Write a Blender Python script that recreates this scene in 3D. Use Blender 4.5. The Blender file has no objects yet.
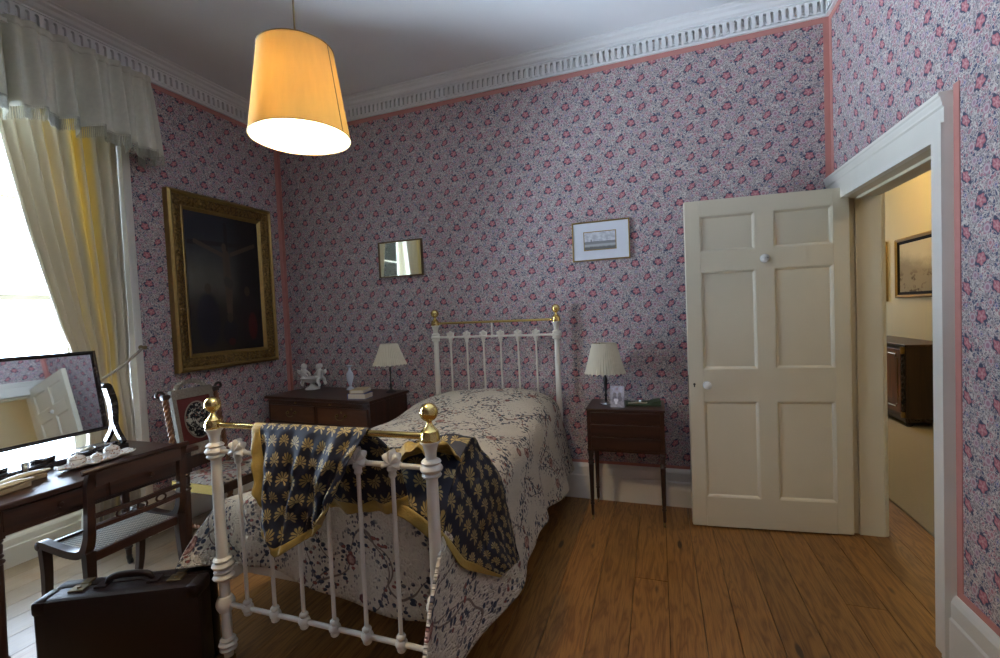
import bpy, bmesh, math, random
from mathutils import Vector, Matrix, noise
random.seed(7)
PI = math.pi
SC = bpy.context.scene
COL = SC.collection

# ------------------------------------------------------------------ camera
cam_d = bpy.data.cameras.new('camera'); cam = bpy.data.objects.new('camera', cam_d); COL.objects.link(cam)
cam_d.sensor_width = 36.0; cam_d.sensor_fit = 'HORIZONTAL'; cam_d.lens = 449.3322 * 36 / 1000
cam_d.clip_start = 0.02
_r = Vector((0.94292839, 0.33010789, -0.04375872)); _u = Vector((0.02960238, 0.04779223, 0.99841855)); _f = Vector((-0.33167717, 0.94273256, -0.03529267))
cam.matrix_world = Matrix(((_r.x, _u.x, -_f.x, 0), (_r.y, _u.y, -_f.y, 0), (_r.z, _u.z, -_f.z, 1.4), (0, 0, 0, 1)))
SC.camera = cam

# ------------------------------------------------------------------ light and exposure
SKY = 23.0
w = bpy.data.worlds.new('overcast_sky'); SC.world = w; w.use_nodes = True
bg = w.node_tree.nodes['Background']; bg.inputs[0].default_value = (0.64, 0.78, 1.0, 1); bg.inputs[1].default_value = SKY
pl = bpy.data.lights.new('window_portal', 'AREA'); pl.shape = 'RECTANGLE'; pl.size = 2.52; pl.size_y = 1.42
pl.cycles.is_portal = True
po = bpy.data.objects.new('window_portal', pl); COL.objects.link(po)
po.location = (-3.80, 1.21, 1.63); po.rotation_euler = (0, -PI / 2, 0)
gl = bpy.data.lights.new('ceiling_fill_outside', 'AREA'); gl.shape = 'RECTANGLE'; gl.size = 5.0; gl.size_y = 6.0; gl.energy = 13000; gl.color = (0.66, 0.80, 1.0)   # added fill outside the window, aimed up to brighten the ceiling
go = bpy.data.objects.new('ceiling_fill_outside', gl); COL.objects.link(go); go.location = (-7.4, 1.2, -1.3); go.rotation_euler = (PI, math.radians(35), 0)
p2 = bpy.data.lights.new('hall_window_portal', 'AREA'); p2.shape = 'RECTANGLE'; p2.size = 0.5; p2.size_y = 0.9; p2.cycles.is_portal = True
o2 = bpy.data.objects.new('hall_window_portal', p2); COL.objects.link(o2); o2.location = (2.05, 9.38, 1.75); o2.rotation_euler = (-PI / 2, 0, 0)
hl = bpy.data.lights.new('hall_lamp_light', 'POINT'); hl.energy = 34; hl.color = (1.0, 0.62, 0.20); hl.shadow_soft_size = 0.12
ho = bpy.data.objects.new('hall_lamp_light', hl); COL.objects.link(ho); ho.location = (2.0, 6.2, 2.85)
h2 = bpy.data.lights.new('hall_near_lamp_light', 'POINT'); h2.energy = 16; h2.color = (1.0, 0.80, 0.52); h2.shadow_soft_size = 0.12
ho2 = bpy.data.objects.new('hall_near_lamp_light', h2); COL.objects.link(ho2); ho2.location = (2.1, 1.5, 2.6)
SC.view_settings.view_transform = 'Standard'; SC.view_settings.look = 'None'
SC.view_settings.exposure = -0.08; SC.view_settings.gamma = 1.0; SC.view_settings.use_curve_mapping = False

# ------------------------------------------------------------------ node graph helper
class V:
    def __init__(s, g, k): s.g = g; s.k = k
    def __add__(s, o): return s.g.m('ADD', s, o)
    __radd__ = __add__
    def __sub__(s, o): return s.g.m('SUBTRACT', s, o)
    def __rsub__(s, o): return s.g.m('SUBTRACT', o, s)
    def __mul__(s, o): return s.g.m('MULTIPLY', s, o)
    __rmul__ = __mul__
    def __truediv__(s, o): return s.g.m('DIVIDE', s, o)
class G:
    def __init__(s, name, rough=0.6, metal=0.0, spec=0.5):
        s.mat = bpy.data.materials.new(name); s.mat.use_nodes = True
        s.t = s.mat.node_tree; s.n = s.t.nodes
        s.b = s.n['Principled BSDF']; s.out = s.n['Material Output']
        s.b.inputs['Roughness'].default_value = rough; s.b.inputs['Metallic'].default_value = metal
        s.b.inputs['Specular IOR Level'].default_value = spec
    def put(s, inp, x):
        if isinstance(x, V): s.t.links.new(x.k, inp)
        elif isinstance(x, tuple): inp.default_value = (*x, 1) if (len(x) == 3 and inp.type == 'RGBA') else x
        elif inp.type == 'RGBA': inp.default_value = (x, x, x, 1)
        else: inp.default_value = x
    def m(s, op, *a):
        d = s.n.new('ShaderNodeMath'); d.operation = op
        for i, x in enumerate(a): s.put(d.inputs[i], x)
        return V(s, d.outputs[0])
    def sin(s, a): return s.m('SINE', a)
    def cos(s, a): return s.m('COSINE', a)
    def fract(s, a): return s.m('FRACT', a)
    def floor(s, a): return s.m('FLOOR', a)
    def abs(s, a): return s.m('ABSOLUTE', a)
    def mn(s, a, b): return s.m('MINIMUM', a, b)
    def mx(s, a, b): return s.m('MAXIMUM', a, b)
    def sqrt(s, a): return s.m('SQRT', a)
    def atan2(s, a, b): return s.m('ARCTAN2', a, b)
    def sm(s, e0, e1, x):                       # smoothstep, e0 may exceed e1
        d = s.n.new('ShaderNodeMapRange'); d.interpolation_type = 'SMOOTHSTEP'
        inv = e0 > e1
        s.put(d.inputs[0], x); d.inputs[1].default_value = min(e0, e1); d.inputs[2].default_value = max(e0, e1)
        d.inputs[3].default_value = 1.0 if inv else 0.0; d.inputs[4].default_value = 0.0 if inv else 1.0
        return V(s, d.outputs[0])
    def coord(s, which='Object'):
        d = s.n.new('ShaderNodeTexCoord'); return V(s, d.outputs[which])
    def pos(s): return V(s, s.n.new('ShaderNodeNewGeometry').outputs['Position'])
    def rnd(s): return V(s, s.n.new('ShaderNodeObjectInfo').outputs['Random'])
    def sep(s, v):
        d = s.n.new('ShaderNodeSeparateXYZ'); s.put(d.inputs[0], v); return [V(s, d.outputs[i]) for i in range(3)]
    def comb(s, x, y, z=0.0):
        d = s.n.new('ShaderNodeCombineXYZ')
        for i, q in enumerate((x, y, z)): s.put(d.inputs[i], q)
        return V(s, d.outputs[0])
    def noise(s, v, scale, detail=2.0, rough=0.5, dist=0.0):
        d = s.n.new('ShaderNodeTexNoise'); s.put(d.inputs['Vector'], v); d.inputs['Scale'].default_value = scale
        d.inputs['Detail'].default_value = detail; d.inputs['Roughness'].default_value = rough; d.inputs['Distortion'].default_value = dist
        return V(s, d.outputs[0])
    def voro(s, v, scale, feat='F1', rnd=1.0):
        d = s.n.new('ShaderNodeTexVoronoi'); d.feature = feat; s.put(d.inputs['Vector'], v); d.inputs['Scale'].default_value = scale
        d.inputs['Randomness'].default_value = rnd
        if feat == 'DISTANCE_TO_EDGE': return V(s, d.outputs[0])
        return V(s, d.outputs['Distance']), V(s, d.outputs['Color'])
    def mix(s, f, a, b):
        d = s.n.new('ShaderNodeMix'); d.data_type = 'RGBA'
        s.put(d.inputs[0], f); s.put(d.inputs[6], a); s.put(d.inputs[7], b); return V(s, d.outputs[2])
    def bump(s, h, strength=0.3, dist=0.01):
        d = s.n.new('ShaderNodeBump'); d.inputs['Strength'].default_value = strength; d.inputs['Distance'].default_value = dist
        s.put(d.inputs['Height'], h); s.t.links.new(d.outputs[0], s.b.inputs['Normal'])
    def col(s, c): s.put(s.b.inputs['Base Color'], c); return s
    def rough(s, c): s.put(s.b.inputs['Roughness'], c); return s
    def seg(s, x, y, x0, y0, x1, y1, r0, r1=None):   # soft capsule mask
        dx, dy = x1 - x0, y1 - y0; L = dx * dx + dy * dy + 1e-9
        tt = s.m('MULTIPLY_ADD', x - x0, dx / L, (y - y0) * (dy / L)); tt = s.mn(s.mx(tt, 0.0), 1.0)
        ax = x - x0 - tt * dx; ay = y - y0 - tt * dy
        return s.sm(r0, r0 * 0.6, s.sqrt(ax * ax + ay * ay))
    def ell(s, x, y, cx, cy, rx, ry):
        ax = (x - cx) / rx; ay = (y - cy) / ry
        return s.sm(1.1, 0.8, s.sqrt(ax * ax + ay * ay))
def plain(name, c, rough=0.6, metal=0.0, var=0.12, scale=8.0, bump=0.0, bscale=60.0, spec=0.5):
    g = G(name, rough, metal, spec); p = g.pos()
    n = g.noise(p, scale, 4.0)
    lo = tuple(max(0, x * (1 - var)) for x in c); hi = tuple(min(1, x * (1 + var)) for x in c)
    g.col(g.mix(n, lo, hi))
    if bump: g.bump(g.noise(p, bscale, 3.0), bump, 0.01)
    return g.mat
M = {}
# ---- wallpaper
def wallpaper(name, horizontal):
    g = G(name, 0.75, 0, 0.25)
    X, Y, Z = g.sep(g.coord('Object')); a = X if horizontal == 'x' else Y
    wv = g.comb(a, Z, 0.0)
    wob = g.noise(wv, 55.0, 1.0) - 0.5
    # ground: small cells, scrolling tendrils, leaflets and sprays
    ed = g.voro(wv, 78.0, 'DISTANCE_TO_EDGE'); d1, c1 = g.voro(wv, 78.0)
    r1, g1, b1 = g.sep(c1)
    base = g.mix(g.noise(wv, 30.0, 2.0), (0.185, 0.15, 0.17), (0.34, 0.285, 0.28))
    base = g.mix(g.m('GREATER_THAN', r1, 0.72), base, (0.36, 0.17, 0.20))
    base = g.mix(g.m('GREATER_THAN', g1, 0.80), base, (0.09, 0.095, 0.15))
    tend = g.abs(g.noise(wv, 34.0, 1.2, 0.5, 1.6) - 0.5)
    base = g.mix(g.sm(0.05, 0.015, tend), base, (0.60, 0.54, 0.48))
    base = g.mix(g.sm(0.07, 0.02, ed), base, (0.54, 0.48, 0.44))
    dark = g.noise(wv, 95.0, 1.0)
    base = g.mix(g.sm(0.62, 0.68, dark), base, (0.10, 0.11, 0.17))
    sx, sz = 0.151, 0.195
    def flower(col, ou, ov, rad, k, ph, squash, tilt):
        u = (g.fract(a / sx + ou) - 0.5) * sx; v = (g.fract(Z / sz + ov) - 0.5) * sz
        u = u + wob * 0.010 + v * tilt; v = v + wob * 0.006
        uu = u * squash; r = g.sqrt(uu * uu + v * v); th = g.atan2(v, uu)
        lf = g.cos(th * 3.0 + ph) * 0.32 + g.cos(th * 7.0 + ph * 1.7) * 0.22
        leaf = g.sm(0.004, -0.001, r - rad * 1.16 - lf * rad * 0.62 - wob * 0.016)
        col = g.mix(leaf, col, (0.060, 0.068, 0.11))
        rr = r - rad * 0.12 * g.cos(th * k + ph) - wob * 0.006
        col = g.mix(g.sm(rad * 1.02, rad * 0.88, rr), col, (0.40, 0.13, 0.15))
        pet = g.sm(-0.2, 0.7, g.cos(th * k + ph) + g.cos(r * (2 * PI / (rad * 0.55))) * 0.5)
        col = g.mix(g.sm(rad * 0.9, rad * 0.7, rr) * pet, col, (0.52, 0.24, 0.25))
        col = g.mix(g.sm(rad * 0.36, rad * 0.2, r), col, (0.56, 0.29, 0.28))
        return col
    # lesser pale blossoms between
    def rosette(col, ou, ov, rad, c):
        u = (g.fract(a / sx + ou) - 0.5) * sx; v = (g.fract(Z / sz + ov) - 0.5) * sz
        r = g.sqrt(u * u + v * v); th = g.atan2(v, u)
        msk = g.sm(rad, rad * 0.85, r - rad * 0.15 * g.cos(th * 6.0))
        col = g.mix(msk, col, c)
        col = g.mix(g.sm(rad * 0.22, rad * 0.1, g.abs(r - rad * 0.62)), col, (0.50, 0.40, 0.40)); return col
    base = rosette(base, 0.60, 0.24, 0.020, (0.36, 0.20, 0.25))
    base = rosette(base, 0.10, 0.76, 0.019, (0.38, 0.21, 0.24))
    base = rosette(base, 0.70, 0.50, 0.015, (0.40, 0.19, 0.21))
    base = rosette(base, 0.20, 0.02, 0.016, (0.35, 0.22, 0.28))
    base = rosette(base, 0.88, 0.56, 0.010, (0.16, 0.17, 0.30))
    base = rosette(base, 0.40, 0.05, 0.010, (0.17, 0.17, 0.30))
    base = rosette(base, 0.62, 0.90, 0.009, (0.42, 0.17, 0.18))
    base = flower(base, 0.907, 0.238, 0.0225, 5.0, 0.6, 1.25, -0.45)
    base = flower(base, 0.407, 0.738, 0.0222, 5.0, 2.2, 0.94, 0.05)
    g.col(base)
    return g.mat
M['paper_x'] = wallpaper('wallpaper_rose_x', 'x'); M['paper_y'] = wallpaper('wallpaper_rose_y', 'y')
M['pink'] = plain('pink_border_paper', (0.50, 0.215, 0.18), 0.75, 0, 0.10, 20)
M['plaster'] = plain('white_paint', (0.80, 0.79, 0.77), 0.5, 0, 0.05, 5)
M['trimpaint'] = plain('cream_gloss_paint', (0.72, 0.69, 0.61), 0.35, 0, 0.06, 6)
M['ceil'] = plain('ceiling_distemper', (0.80, 0.80, 0.80), 0.9, 0, 0.04, 3)
M['doorpaint'] = plain('door_paint', (0.62, 0.56, 0.42), 0.42, 0, 0.05, 4)
# ---- floor boards
g = G('pine_boards', 0.42); p = g.pos(); rn = g.rnd()
X, Y, Z = g.sep(p)
gv = g.comb(X * 15.0 + rn * 40.0, Y * 1.5 + rn * 17.0, rn * 9.0)
wv = g.noise(gv, 1.0, 3.0, 0.55, 0.6)
ring = g.m('PINGPONG', wv * 13.0 + X * 22.0, 1.0); ring = ring * ring
fine = g.noise(g.comb(X * 240.0, Y * 9.0, 0.0), 1.0, 3.0)
c = g.mix(ring, (0.31, 0.145, 0.036), (0.165, 0.066, 0.015))
c = g.mix(g.sm(0.40, 0.75, fine) * 0.5, c, (0.10, 0.042, 0.014))
c = g.mix(g.sm(0.55, 0.80, g.noise(p, 2.6, 3.0)) * 0.35, c, (0.085, 0.040, 0.016))
kd, kc = g.voro(g.comb(X * 6.0, Y * 1.6, rn * 20.0), 1.0)
c = g.mix(g.sm(0.10, 0.05, kd), c, (0.045, 0.018, 0.008))
c = g.mix(g.sm(-2.0, -2.9, X) * g.sm(0.25, 0.6, g.noise(p, 3.5, 4.0) + 0.1) * 0.75, c, (0.36, 0.29, 0.21))  # paler towards the window: floor glare painted into the board colour
v = g.mix(rn, (0.78, 0.78, 0.78), (1.12, 1.08, 1.04))
d = g.n.new('ShaderNodeMix'); d.data_type = 'RGBA'; d.blend_type = 'MULTIPLY'; d.inputs[0].default_value = 1.0
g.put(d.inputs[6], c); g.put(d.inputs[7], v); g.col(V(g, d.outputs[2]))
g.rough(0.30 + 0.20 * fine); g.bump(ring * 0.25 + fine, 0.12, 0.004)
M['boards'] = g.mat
# ---- woods
def wood(name, lo, hi, rough=0.3, axis=1, sc=14.0):
    g = G(name, rough); x = list(g.sep(g.pos()))
    k = [sc, sc, sc]; k[axis] = sc * 0.08
    n = g.noise(g.comb(x[0] * k[0], x[1] * k[1], x[2] * k[2]), 1.0, 5.0, 0.6, 1.0)
    g.col(g.mix(g.sm(0.3, 0.7, n), lo, hi)); g.rough(rough + 0.1 * n)
    return g.mat
M['mahog'] = wood('mahogany', (0.017, 0.006, 0.004), (0.055, 0.019, 0.009), 0.25, 1)
M['mahog_x'] = wood('mahogany_cross', (0.016, 0.006, 0.004), (0.050, 0.017, 0.008), 0.28, 0)
M['mahog_z'] = wood('mahogany_upright', (0.016, 0.007, 0.005), (0.050, 0.019, 0.010), 0.30, 2)
M['drawer'] = wood('flame_mahogany', (0.050, 0.017, 0.008), (0.14, 0.052, 0.020), 0.28, 0, 9)
M['darkwood'] = wood('dark_oak', (0.018, 0.010, 0.007), (0.05, 0.026, 0.016), 0.3, 2)
M['ebony'] = wood('ebonised_wood', (0.010, 0.008, 0.010), (0.03, 0.022, 0.02), 0.22, 1)
M['twist'] = wood('walnut_twist', (0.10, 0.040, 0.015), (0.24, 0.10, 0.04), 0.28, 2)
M['burr'] = wood('burr_walnut', (0.06, 0.018, 0.008), (0.20, 0.07, 0.028), 0.3, 2, 20)
# ---- metals and others
M['brass'] = plain('polished_brass', (0.80, 0.63, 0.24), 0.17, 1.0, 0.06, 30)
M['brass_old'] = plain('tarnished_brass', (0.24, 0.18, 0.09), 0.38, 1.0, 0.25, 60)
M['silver'] = plain('silver', (0.72, 0.72, 0.72), 0.15, 1.0, 0.06, 40)
M['iron'] = plain('cream_enamel_iron', (0.70, 0.66, 0.57), 0.28, 0, 0.05, 12)
M['black'] = plain('black_iron', (0.015, 0.014, 0.015), 0.35, 0, 0.2, 20)
M['gilt'] = None
g = G('gilt_ornament', 0.42, 0.75); p = g.pos()
n = g.noise(p, 70.0, 4.0); dd, _ = g.voro(p, 38.0)
g.col(g.mix(g.sm(0.25, 0.7, n), (0.07, 0.040, 0.012), (0.30, 0.185, 0.055))); g.bump(dd + n * 0.5, 0.9, 0.012); M['gilt'] = g.mat
M['gilt_plain'] = plain('gilt_plain', (0.34, 0.225, 0.075), 0.36, 0.8, 0.25, 40)
M['giltdark'] = plain('gilt_dark_side', (0.12, 0.075, 0.03), 0.5, 0.4, 0.25, 40)
M['ceramic'] = plain('white_porcelain', (0.72, 0.71, 0.68), 0.18, 0, 0.04, 20)
M['parian'] = plain('parian_ware', (0.70, 0.68, 0.64), 0.4, 0, 0.05, 20)
M['opal'] = plain('blue_white_opaline', (0.58, 0.63, 0.72), 0.2, 0, 0.05, 20)
g = G('floral_china', 0.15); p = g.pos(); dd, cc = g.voro(p, 95.0); r1, g1, b1 = g.sep(cc)
c = g.mix(g.sm(0.40, 0.3, dd) * g.m('GREATER_THAN', r1, 0.55), (0.74, 0.73, 0.71), (0.42, 0.22, 0.14))
c = g.mix(g.sm(0.32, 0.2, dd) * g.m('GREATER_THAN', g1, 0.75), c, (0.16, 0.22, 0.30)); g.col(c); M['china'] = g.mat
M['ivory'] = plain('ivory', (0.66, 0.56, 0.34), 0.35, 0, 0.08, 30)
M['bristle'] = plain('bristle', (0.30, 0.24, 0.15), 0.8, 0, 0.2, 200)
g = G('brown_leather', 0.33, 0, 0.35); p = g.pos(); n = g.noise(p, 14.0, 5.0); f = g.noise(p, 260.0, 2.0)
g.col(g.mix(n, (0.005, 0.003, 0.003), (0.016, 0.006, 0.005))); g.rough(0.28 + 0.2 * n); g.bump(f, 0.25, 0.003); M['leather'] = g.mat
M['mirror'] = plain('looking_glass', (0.86, 0.88, 0.90), 0.02, 1.0, 0.01, 2)
M['mirror_old'] = plain('old_looking_glass', (0.84, 0.87, 0.86), 0.03, 1.0, 0.03, 9)
g = G('window_glass', 0.02); tb = g.n.new('ShaderNodeBsdfTransparent'); gb = g.n.new('ShaderNodeBsdfGlossy'); gb.inputs['Roughness'].default_value = 0.02
lw = g.n.new('ShaderNodeFresnel'); lw.inputs[0].default_value = 1.45; ms = g.n.new('ShaderNodeMixShader')
nz = g.noise(g.pos(), 2.0, 1.0); tc = g.mix(nz, (0.93, 0.95, 0.95), (0.97, 0.98, 0.97)); g.put(tb.inputs[0], tc)
g.t.links.new(lw.outputs[0], ms.inputs[0]); g.t.links.new(tb.outputs[0], ms.inputs[1]); g.t.links.new(gb.outputs[0], ms.inputs[2]); g.t.links.new(ms.outputs[0], g.out.inputs[0])
M['glass'] = g.mat
def cloth(name, c, trans, ctrans, var=0.1, scale=40.0, rough=0.9):
    g = G(name, rough, 0, 0.15); p = g.pos(); n = g.noise(p, scale, 3.0)
    lo = tuple(x * (1 - var) for x in c); hi = tuple(min(1, x * (1 + var)) for x in c)
    g.col(g.mix(n, lo, hi)); g.bump(g.noise(p, 420.0, 1.0), 0.15, 0.003)
    if trans:
        tr = g.n.new('ShaderNodeBsdfTranslucent'); tr.inputs[0].default_value = (*ctrans, 1)
        ms = g.n.new('ShaderNodeMixShader'); ms.inputs[0].default_value = trans
        g.t.links.new(g.b.outputs[0], ms.inputs[1]); g.t.links.new(tr.outputs[0], ms.inputs[2]); g.t.links.new(ms.outputs[0], g.out.inputs[0])
    return g.mat
M['pelmet'] = cloth('pelmet_linen', (0.66, 0.64, 0.53), 0.08, (0.4, 0.36, 0.2))
M['fringe'] = cloth('fringe_thread', (0.36, 0.35, 0.29), 0.0, None, 0.2, 120)
# curtain: cream cloth, daylight showing through it painted as yellow bands (UV x)
g = G('light_streak_curtain', 0.9, 0, 0.1); U, W, _ = g.sep(g.coord('UV'))
n = g.noise(g.comb(U * 3.0, W * 0.4, 0.0), 1.0, 2.0)
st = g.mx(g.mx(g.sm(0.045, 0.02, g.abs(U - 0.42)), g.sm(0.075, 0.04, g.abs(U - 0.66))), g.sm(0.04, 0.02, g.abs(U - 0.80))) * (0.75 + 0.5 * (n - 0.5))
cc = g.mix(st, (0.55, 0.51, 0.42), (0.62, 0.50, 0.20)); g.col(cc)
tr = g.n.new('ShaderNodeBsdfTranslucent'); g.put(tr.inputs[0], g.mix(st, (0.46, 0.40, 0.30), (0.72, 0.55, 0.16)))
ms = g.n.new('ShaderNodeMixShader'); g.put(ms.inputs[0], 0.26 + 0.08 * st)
g.t.links.new(g.b.outputs[0], ms.inputs[1]); g.t.links.new(tr.outputs[0], ms.inputs[2]); g.t.links.new(ms.outputs[0], g.out.inputs[0])
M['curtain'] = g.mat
M['rope'] = plain('tieback_braid', (0.34, 0.31, 0.24), 0.8, 0, 0.3, 160)
# ---- bedspread
g = G('quilted_floral', 0.9, 0, 0.1); U, W, _ = g.sep(g.coord('UV')); uv = g.comb(U, W, 0.0)
wx = g.noise(uv, 5.0, 1.0) - 0.5; wy = g.noise(g.comb(U + 7.3, W - 3.1, 0.0), 5.0, 1.0) - 0.5
u2 = U + wx * 0.16; w2 = W + wy * 0.16
c = g.mix(g.noise(uv, 9.0, 3.0), (0.58, 0.51, 0.40), (0.70, 0.63, 0.51))
v1 = g.abs(g.fract(u2 * 3.6 + g.sin(w2 * 15.0) * 0.28) - 0.5); v2 = g.abs(g.fract(w2 * 2.7 + g.sin(u2 * 17.0) * 0.30 + 0.3) - 0.5)
vine = g.mn(v1, v2)
c = g.mix(g.sm(0.020, 0.008, vine) * 0.85, c, (0.16, 0.11, 0.09))
near = g.sm(0.27, 0.12, vine)
lw_ = g.noise(uv, 40.0, 1.0) - 0.5
dl, cl = g.voro(g.comb(U + lw_ * 0.012, W * 1.5, 0.0), 36.0); lr, lg, lb = g.sep(cl)
c = g.mix(g.sm(0.44, 0.36, dl) * near * g.m('GREATER_THAN', lr, 0.30), c, (0.070, 0.080, 0.105))
c = g.mix(g.sm(0.40, 0.32, dl) * near * g.m('GREATER_THAN', lg, 0.84), c, (0.30, 0.11, 0.085))
dl, cl = g.voro(g.comb(U * 1.4 + lw_ * 0.01, W, 0.0), 58.0); lr, lg, lb = g.sep(cl)
c = g.mix(g.sm(0.40, 0.30, dl) * g.sm(0.40, 0.14, vine) * g.m('GREATER_THAN', lr, 0.52), c, (0.15, 0.135, 0.145))
df, cf = g.voro(uv, 7.6); fr, fg, fb = g.sep(cf)
on = g.m('GREATER_THAN', fr, 0.38)
fw = df + 0.05 * (g.noise(uv, 60.0, 1.0) - 0.5)
c = g.mix(g.sm(0.235, 0.215, fw) * on, c, (0.20, 0.085, 0.075))
c = g.mix(g.sm(0.20, 0.175, fw) * on, c, g.mix(g.sm(0.35, 0.65, g.noise(uv, 75.0, 1.0)), (0.34, 0.17, 0.13), (0.56, 0.36, 0.29)))
c = g.mix(g.sm(0.095, 0.07, fw) * on, c, (0.14, 0.055, 0.05))
g.col(c)
q = g.voro(g.comb(U * 1.6, W, 0.0), 55.0, 'DISTANCE_TO_EDGE')
g.bump(g.sm(0.0, 0.25, q) + 0.6 * g.noise(uv, 30.0, 2.0), 0.8, 0.010); M['quilt'] = g.mat
# ---- shawl
g = G('navy_gold_brocade', 0.6, 0, 0.35); U, W, _ = g.sep(g.coord('UV'))
sx, sy = 0.066, 0.062
wq = g.noise(g.comb(U, W, 0.0), 6.0, 1.0) - 0.5; U = U + wq * 0.05; W = W + (g.noise(g.comb(U + 4.0, W, 0.0), 6.0, 1.0) - 0.5) * 0.05
row = g.floor(W / sy); off = g.fract(row * 0.5)
u = (g.fract(U / sx + off) - 0.5) * sx; v = (g.fract(W / sy) - 0.5) * sy
v = v + 0.006; r = g.sqrt(u * u + v * v * 0.9); th = g.atan2(u, v)
pet = g.sm(-0.75, -0.25, g.cos(th * 11.0)); fan = g.sm(2.5, 2.3, g.abs(th))
lim = 0.0235 + 0.0025 * g.cos(th * 11.0)
msk = g.sm(0.002, -0.002, r - lim) * pet * fan * g.sm(0.004, 0.008, r)
msk = g.mx(msk, g.sm(0.006, 0.004, r))
gold = g.mix(g.noise(g.comb(U, W, 0.0), 14.0, 2.0), (0.27, 0.18, 0.04), (0.38, 0.31, 0.15))
c = g.mix(g.noise(g.comb(U, W, 0.0), 25.0, 3.0), (0.008, 0.009, 0.016), (0.018, 0.021, 0.040))
g.col(g.mix(msk, c, gold)); g.rough(0.62 - 0.2 * msk); g.bump(msk + g.noise(g.comb(U * 700.0, W * 60.0, 0.0), 1.0, 1.0) * 0.3, 0.3, 0.002); M['shawl'] = g.mat
M['goldsilk'] = plain('gold_silk', (0.35, 0.24, 0.055), 0.45, 0.1, 0.2, 25, 0.3, 120)
# ---- lamp shades
def shade(name, c, trans, ct, stripes=0):
    g = G(name, 0.85, 0, 0.1); p = g.pos(); x, y, z = g.sep(p)
    n = g.noise(g.comb(x * 60.0, y * 60.0, z * 9.0), 1.0, 3.0)
    g.col(g.mix(n, tuple(q * 0.86 for q in c), c))
    tr = g.n.new('ShaderNodeBsdfTranslucent'); g.put(tr.inputs[0], g.mix(n, tuple(q * 0.8 for q in ct), ct))
    ms = g.n.new('ShaderNodeMixShader'); ms.inputs[0].default_value = trans
    g.t.links.new(g.b.outputs[0], ms.inputs[1]); g.t.links.new(tr.outputs[0], ms.inputs[2]); g.t.links.new(ms.outputs[0], g.out.inputs[0])
    return g.mat
M['shade'] = shade('silk_drum_shade', (0.74, 0.55, 0.24), 0.36, (0.92, 0.57, 0.13))
M['pleat'] = shade('pleated_silk', (0.70, 0.64, 0.50), 0.12, (0.5, 0.42, 0.26))
g = G('lamp_bulb_glow'); g.b.inputs['Emission Color'].default_value = (1.0, 0.74, 0.40, 1); g.b.inputs['Emission Strength'].default_value = 60.0
g.col(g.mix(g.noise(g.pos(), 5.0), (0.9, 0.9, 0.85), (1, 1, 0.95))); M['bulb'] = g.mat
# ---- upholstery
g = G('needlepoint', 0.95, 0, 0.1); p = g.coord('Object'); x, y, z = g.sep(p)
r = g.sqrt((x / 0.15) * (x / 0.15) + (y / 0.15) * (y / 0.15)); th = g.atan2(y, x)
dd, cc = g.voro(p, 60.0); a1, a2, a3 = g.sep(cc)
c = g.mix(g.noise(p, 40.0, 2.0), (0.24, 0.22, 0.19), (0.38, 0.35, 0.31))
c = g.mix(g.m('GREATER_THAN', a1, 0.80), c, (0.20, 0.09, 0.08)); c = g.mix(g.m('GREATER_THAN', a2, 0.82), c, (0.07, 0.07, 0.08))
rg = g.abs(r - 0.72 - 0.07 * g.cos(th * 8.0)); c = g.mix(g.sm(0.09, 0.04, rg), c, (0.25, 0.10, 0.09))
rg = g.abs(r - 0.45 - 0.05 * g.cos(th * 6.0)); c = g.mix(g.sm(0.06, 0.03, rg), c, (0.12, 0.12, 0.13))
g.col(c); g.bump(g.noise(p, 400.0), 0.3, 0.003); M['needle'] = g.mat
M['redwool'] = plain('red_needlework', (0.11, 0.020, 0.018), 0.95, 0, 0.25, 150, 0.3, 300)
g = G('medallion_needlework', 0.95, 0, 0.1); p = g.pos(); n = g.noise(p, 38.0, 3.0, 0.6, 0.8)
c = g.mix(g.sm(0.50, 0.60, n), (0.016, 0.016, 0.02), (0.40, 0.38, 0.32)); c = g.mix(g.sm(0.62, 0.68, g.noise(p, 55.0, 2.0)), c, (0.30, 0.14, 0.10)); g.col(c); M['medal'] = g.mat
M['carvedcream'] = plain('cream_carving', (0.22, 0.19, 0.15), 0.7, 0, 0.35, 60, 0.8, 70)
M['yellowsilk'] = plain('yellow_fringe', (0.62, 0.47, 0.13), 0.8, 0, 0.12, 80)
g = G('woven_cane', 0.6, 0, 0.3); x, y, z = g.sep(g.coord('Object'))
hx = g.abs(g.fract(x * 75.0) - 0.5); hy = g.abs(g.fract(y * 75.0) - 0.5)
dg = g.abs(g.fract((x + y) * 53.0) - 0.5); dh = g.abs(g.fract((x - y) * 53.0) - 0.5)
hole = g.sm(0.36, 0.26, g.sqrt(hx * hx + hy * hy)); wv = g.mx(g.sm(0.30, 0.42, dg), g.sm(0.30, 0.42, dh))
c = g.mix(wv, (0.34, 0.30, 0.22), (0.50, 0.46, 0.36)); g.col(g.mix(hole, c, (0.02, 0.018, 0.02))); g.bump(wv - hole, 0.5, 0.003); M['cane'] = g.mat
M['carpet'] = plain('hall_carpet', (0.34, 0.31, 0.25), 0.95, 0, 0.12, 90, 0.4, 300)
M['hallwall'] = plain('hall_yellow_paint', (0.60, 0.56, 0.40), 0.8, 0, 0.04, 3)
M['mount'] = plain('white_card_mount', (0.66, 0.67, 0.70), 0.8, 0, 0.03, 30)
M['paperpage'] = plain('book_pages', (0.56, 0.52, 0.42), 0.9, 0, 0.1, 300)
M['bookblue'] = plain('blue_cloth', (0.02, 0.04, 0.17), 0.6, 0, 0.1, 50)
M['booktan'] = plain('buff_board', (0.42, 0.33, 0.20), 0.6, 0, 0.1, 50)
M['green'] = plain('green_cloth', (0.035, 0.055, 0.022), 0.6, 0, 0.2, 60)
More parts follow.
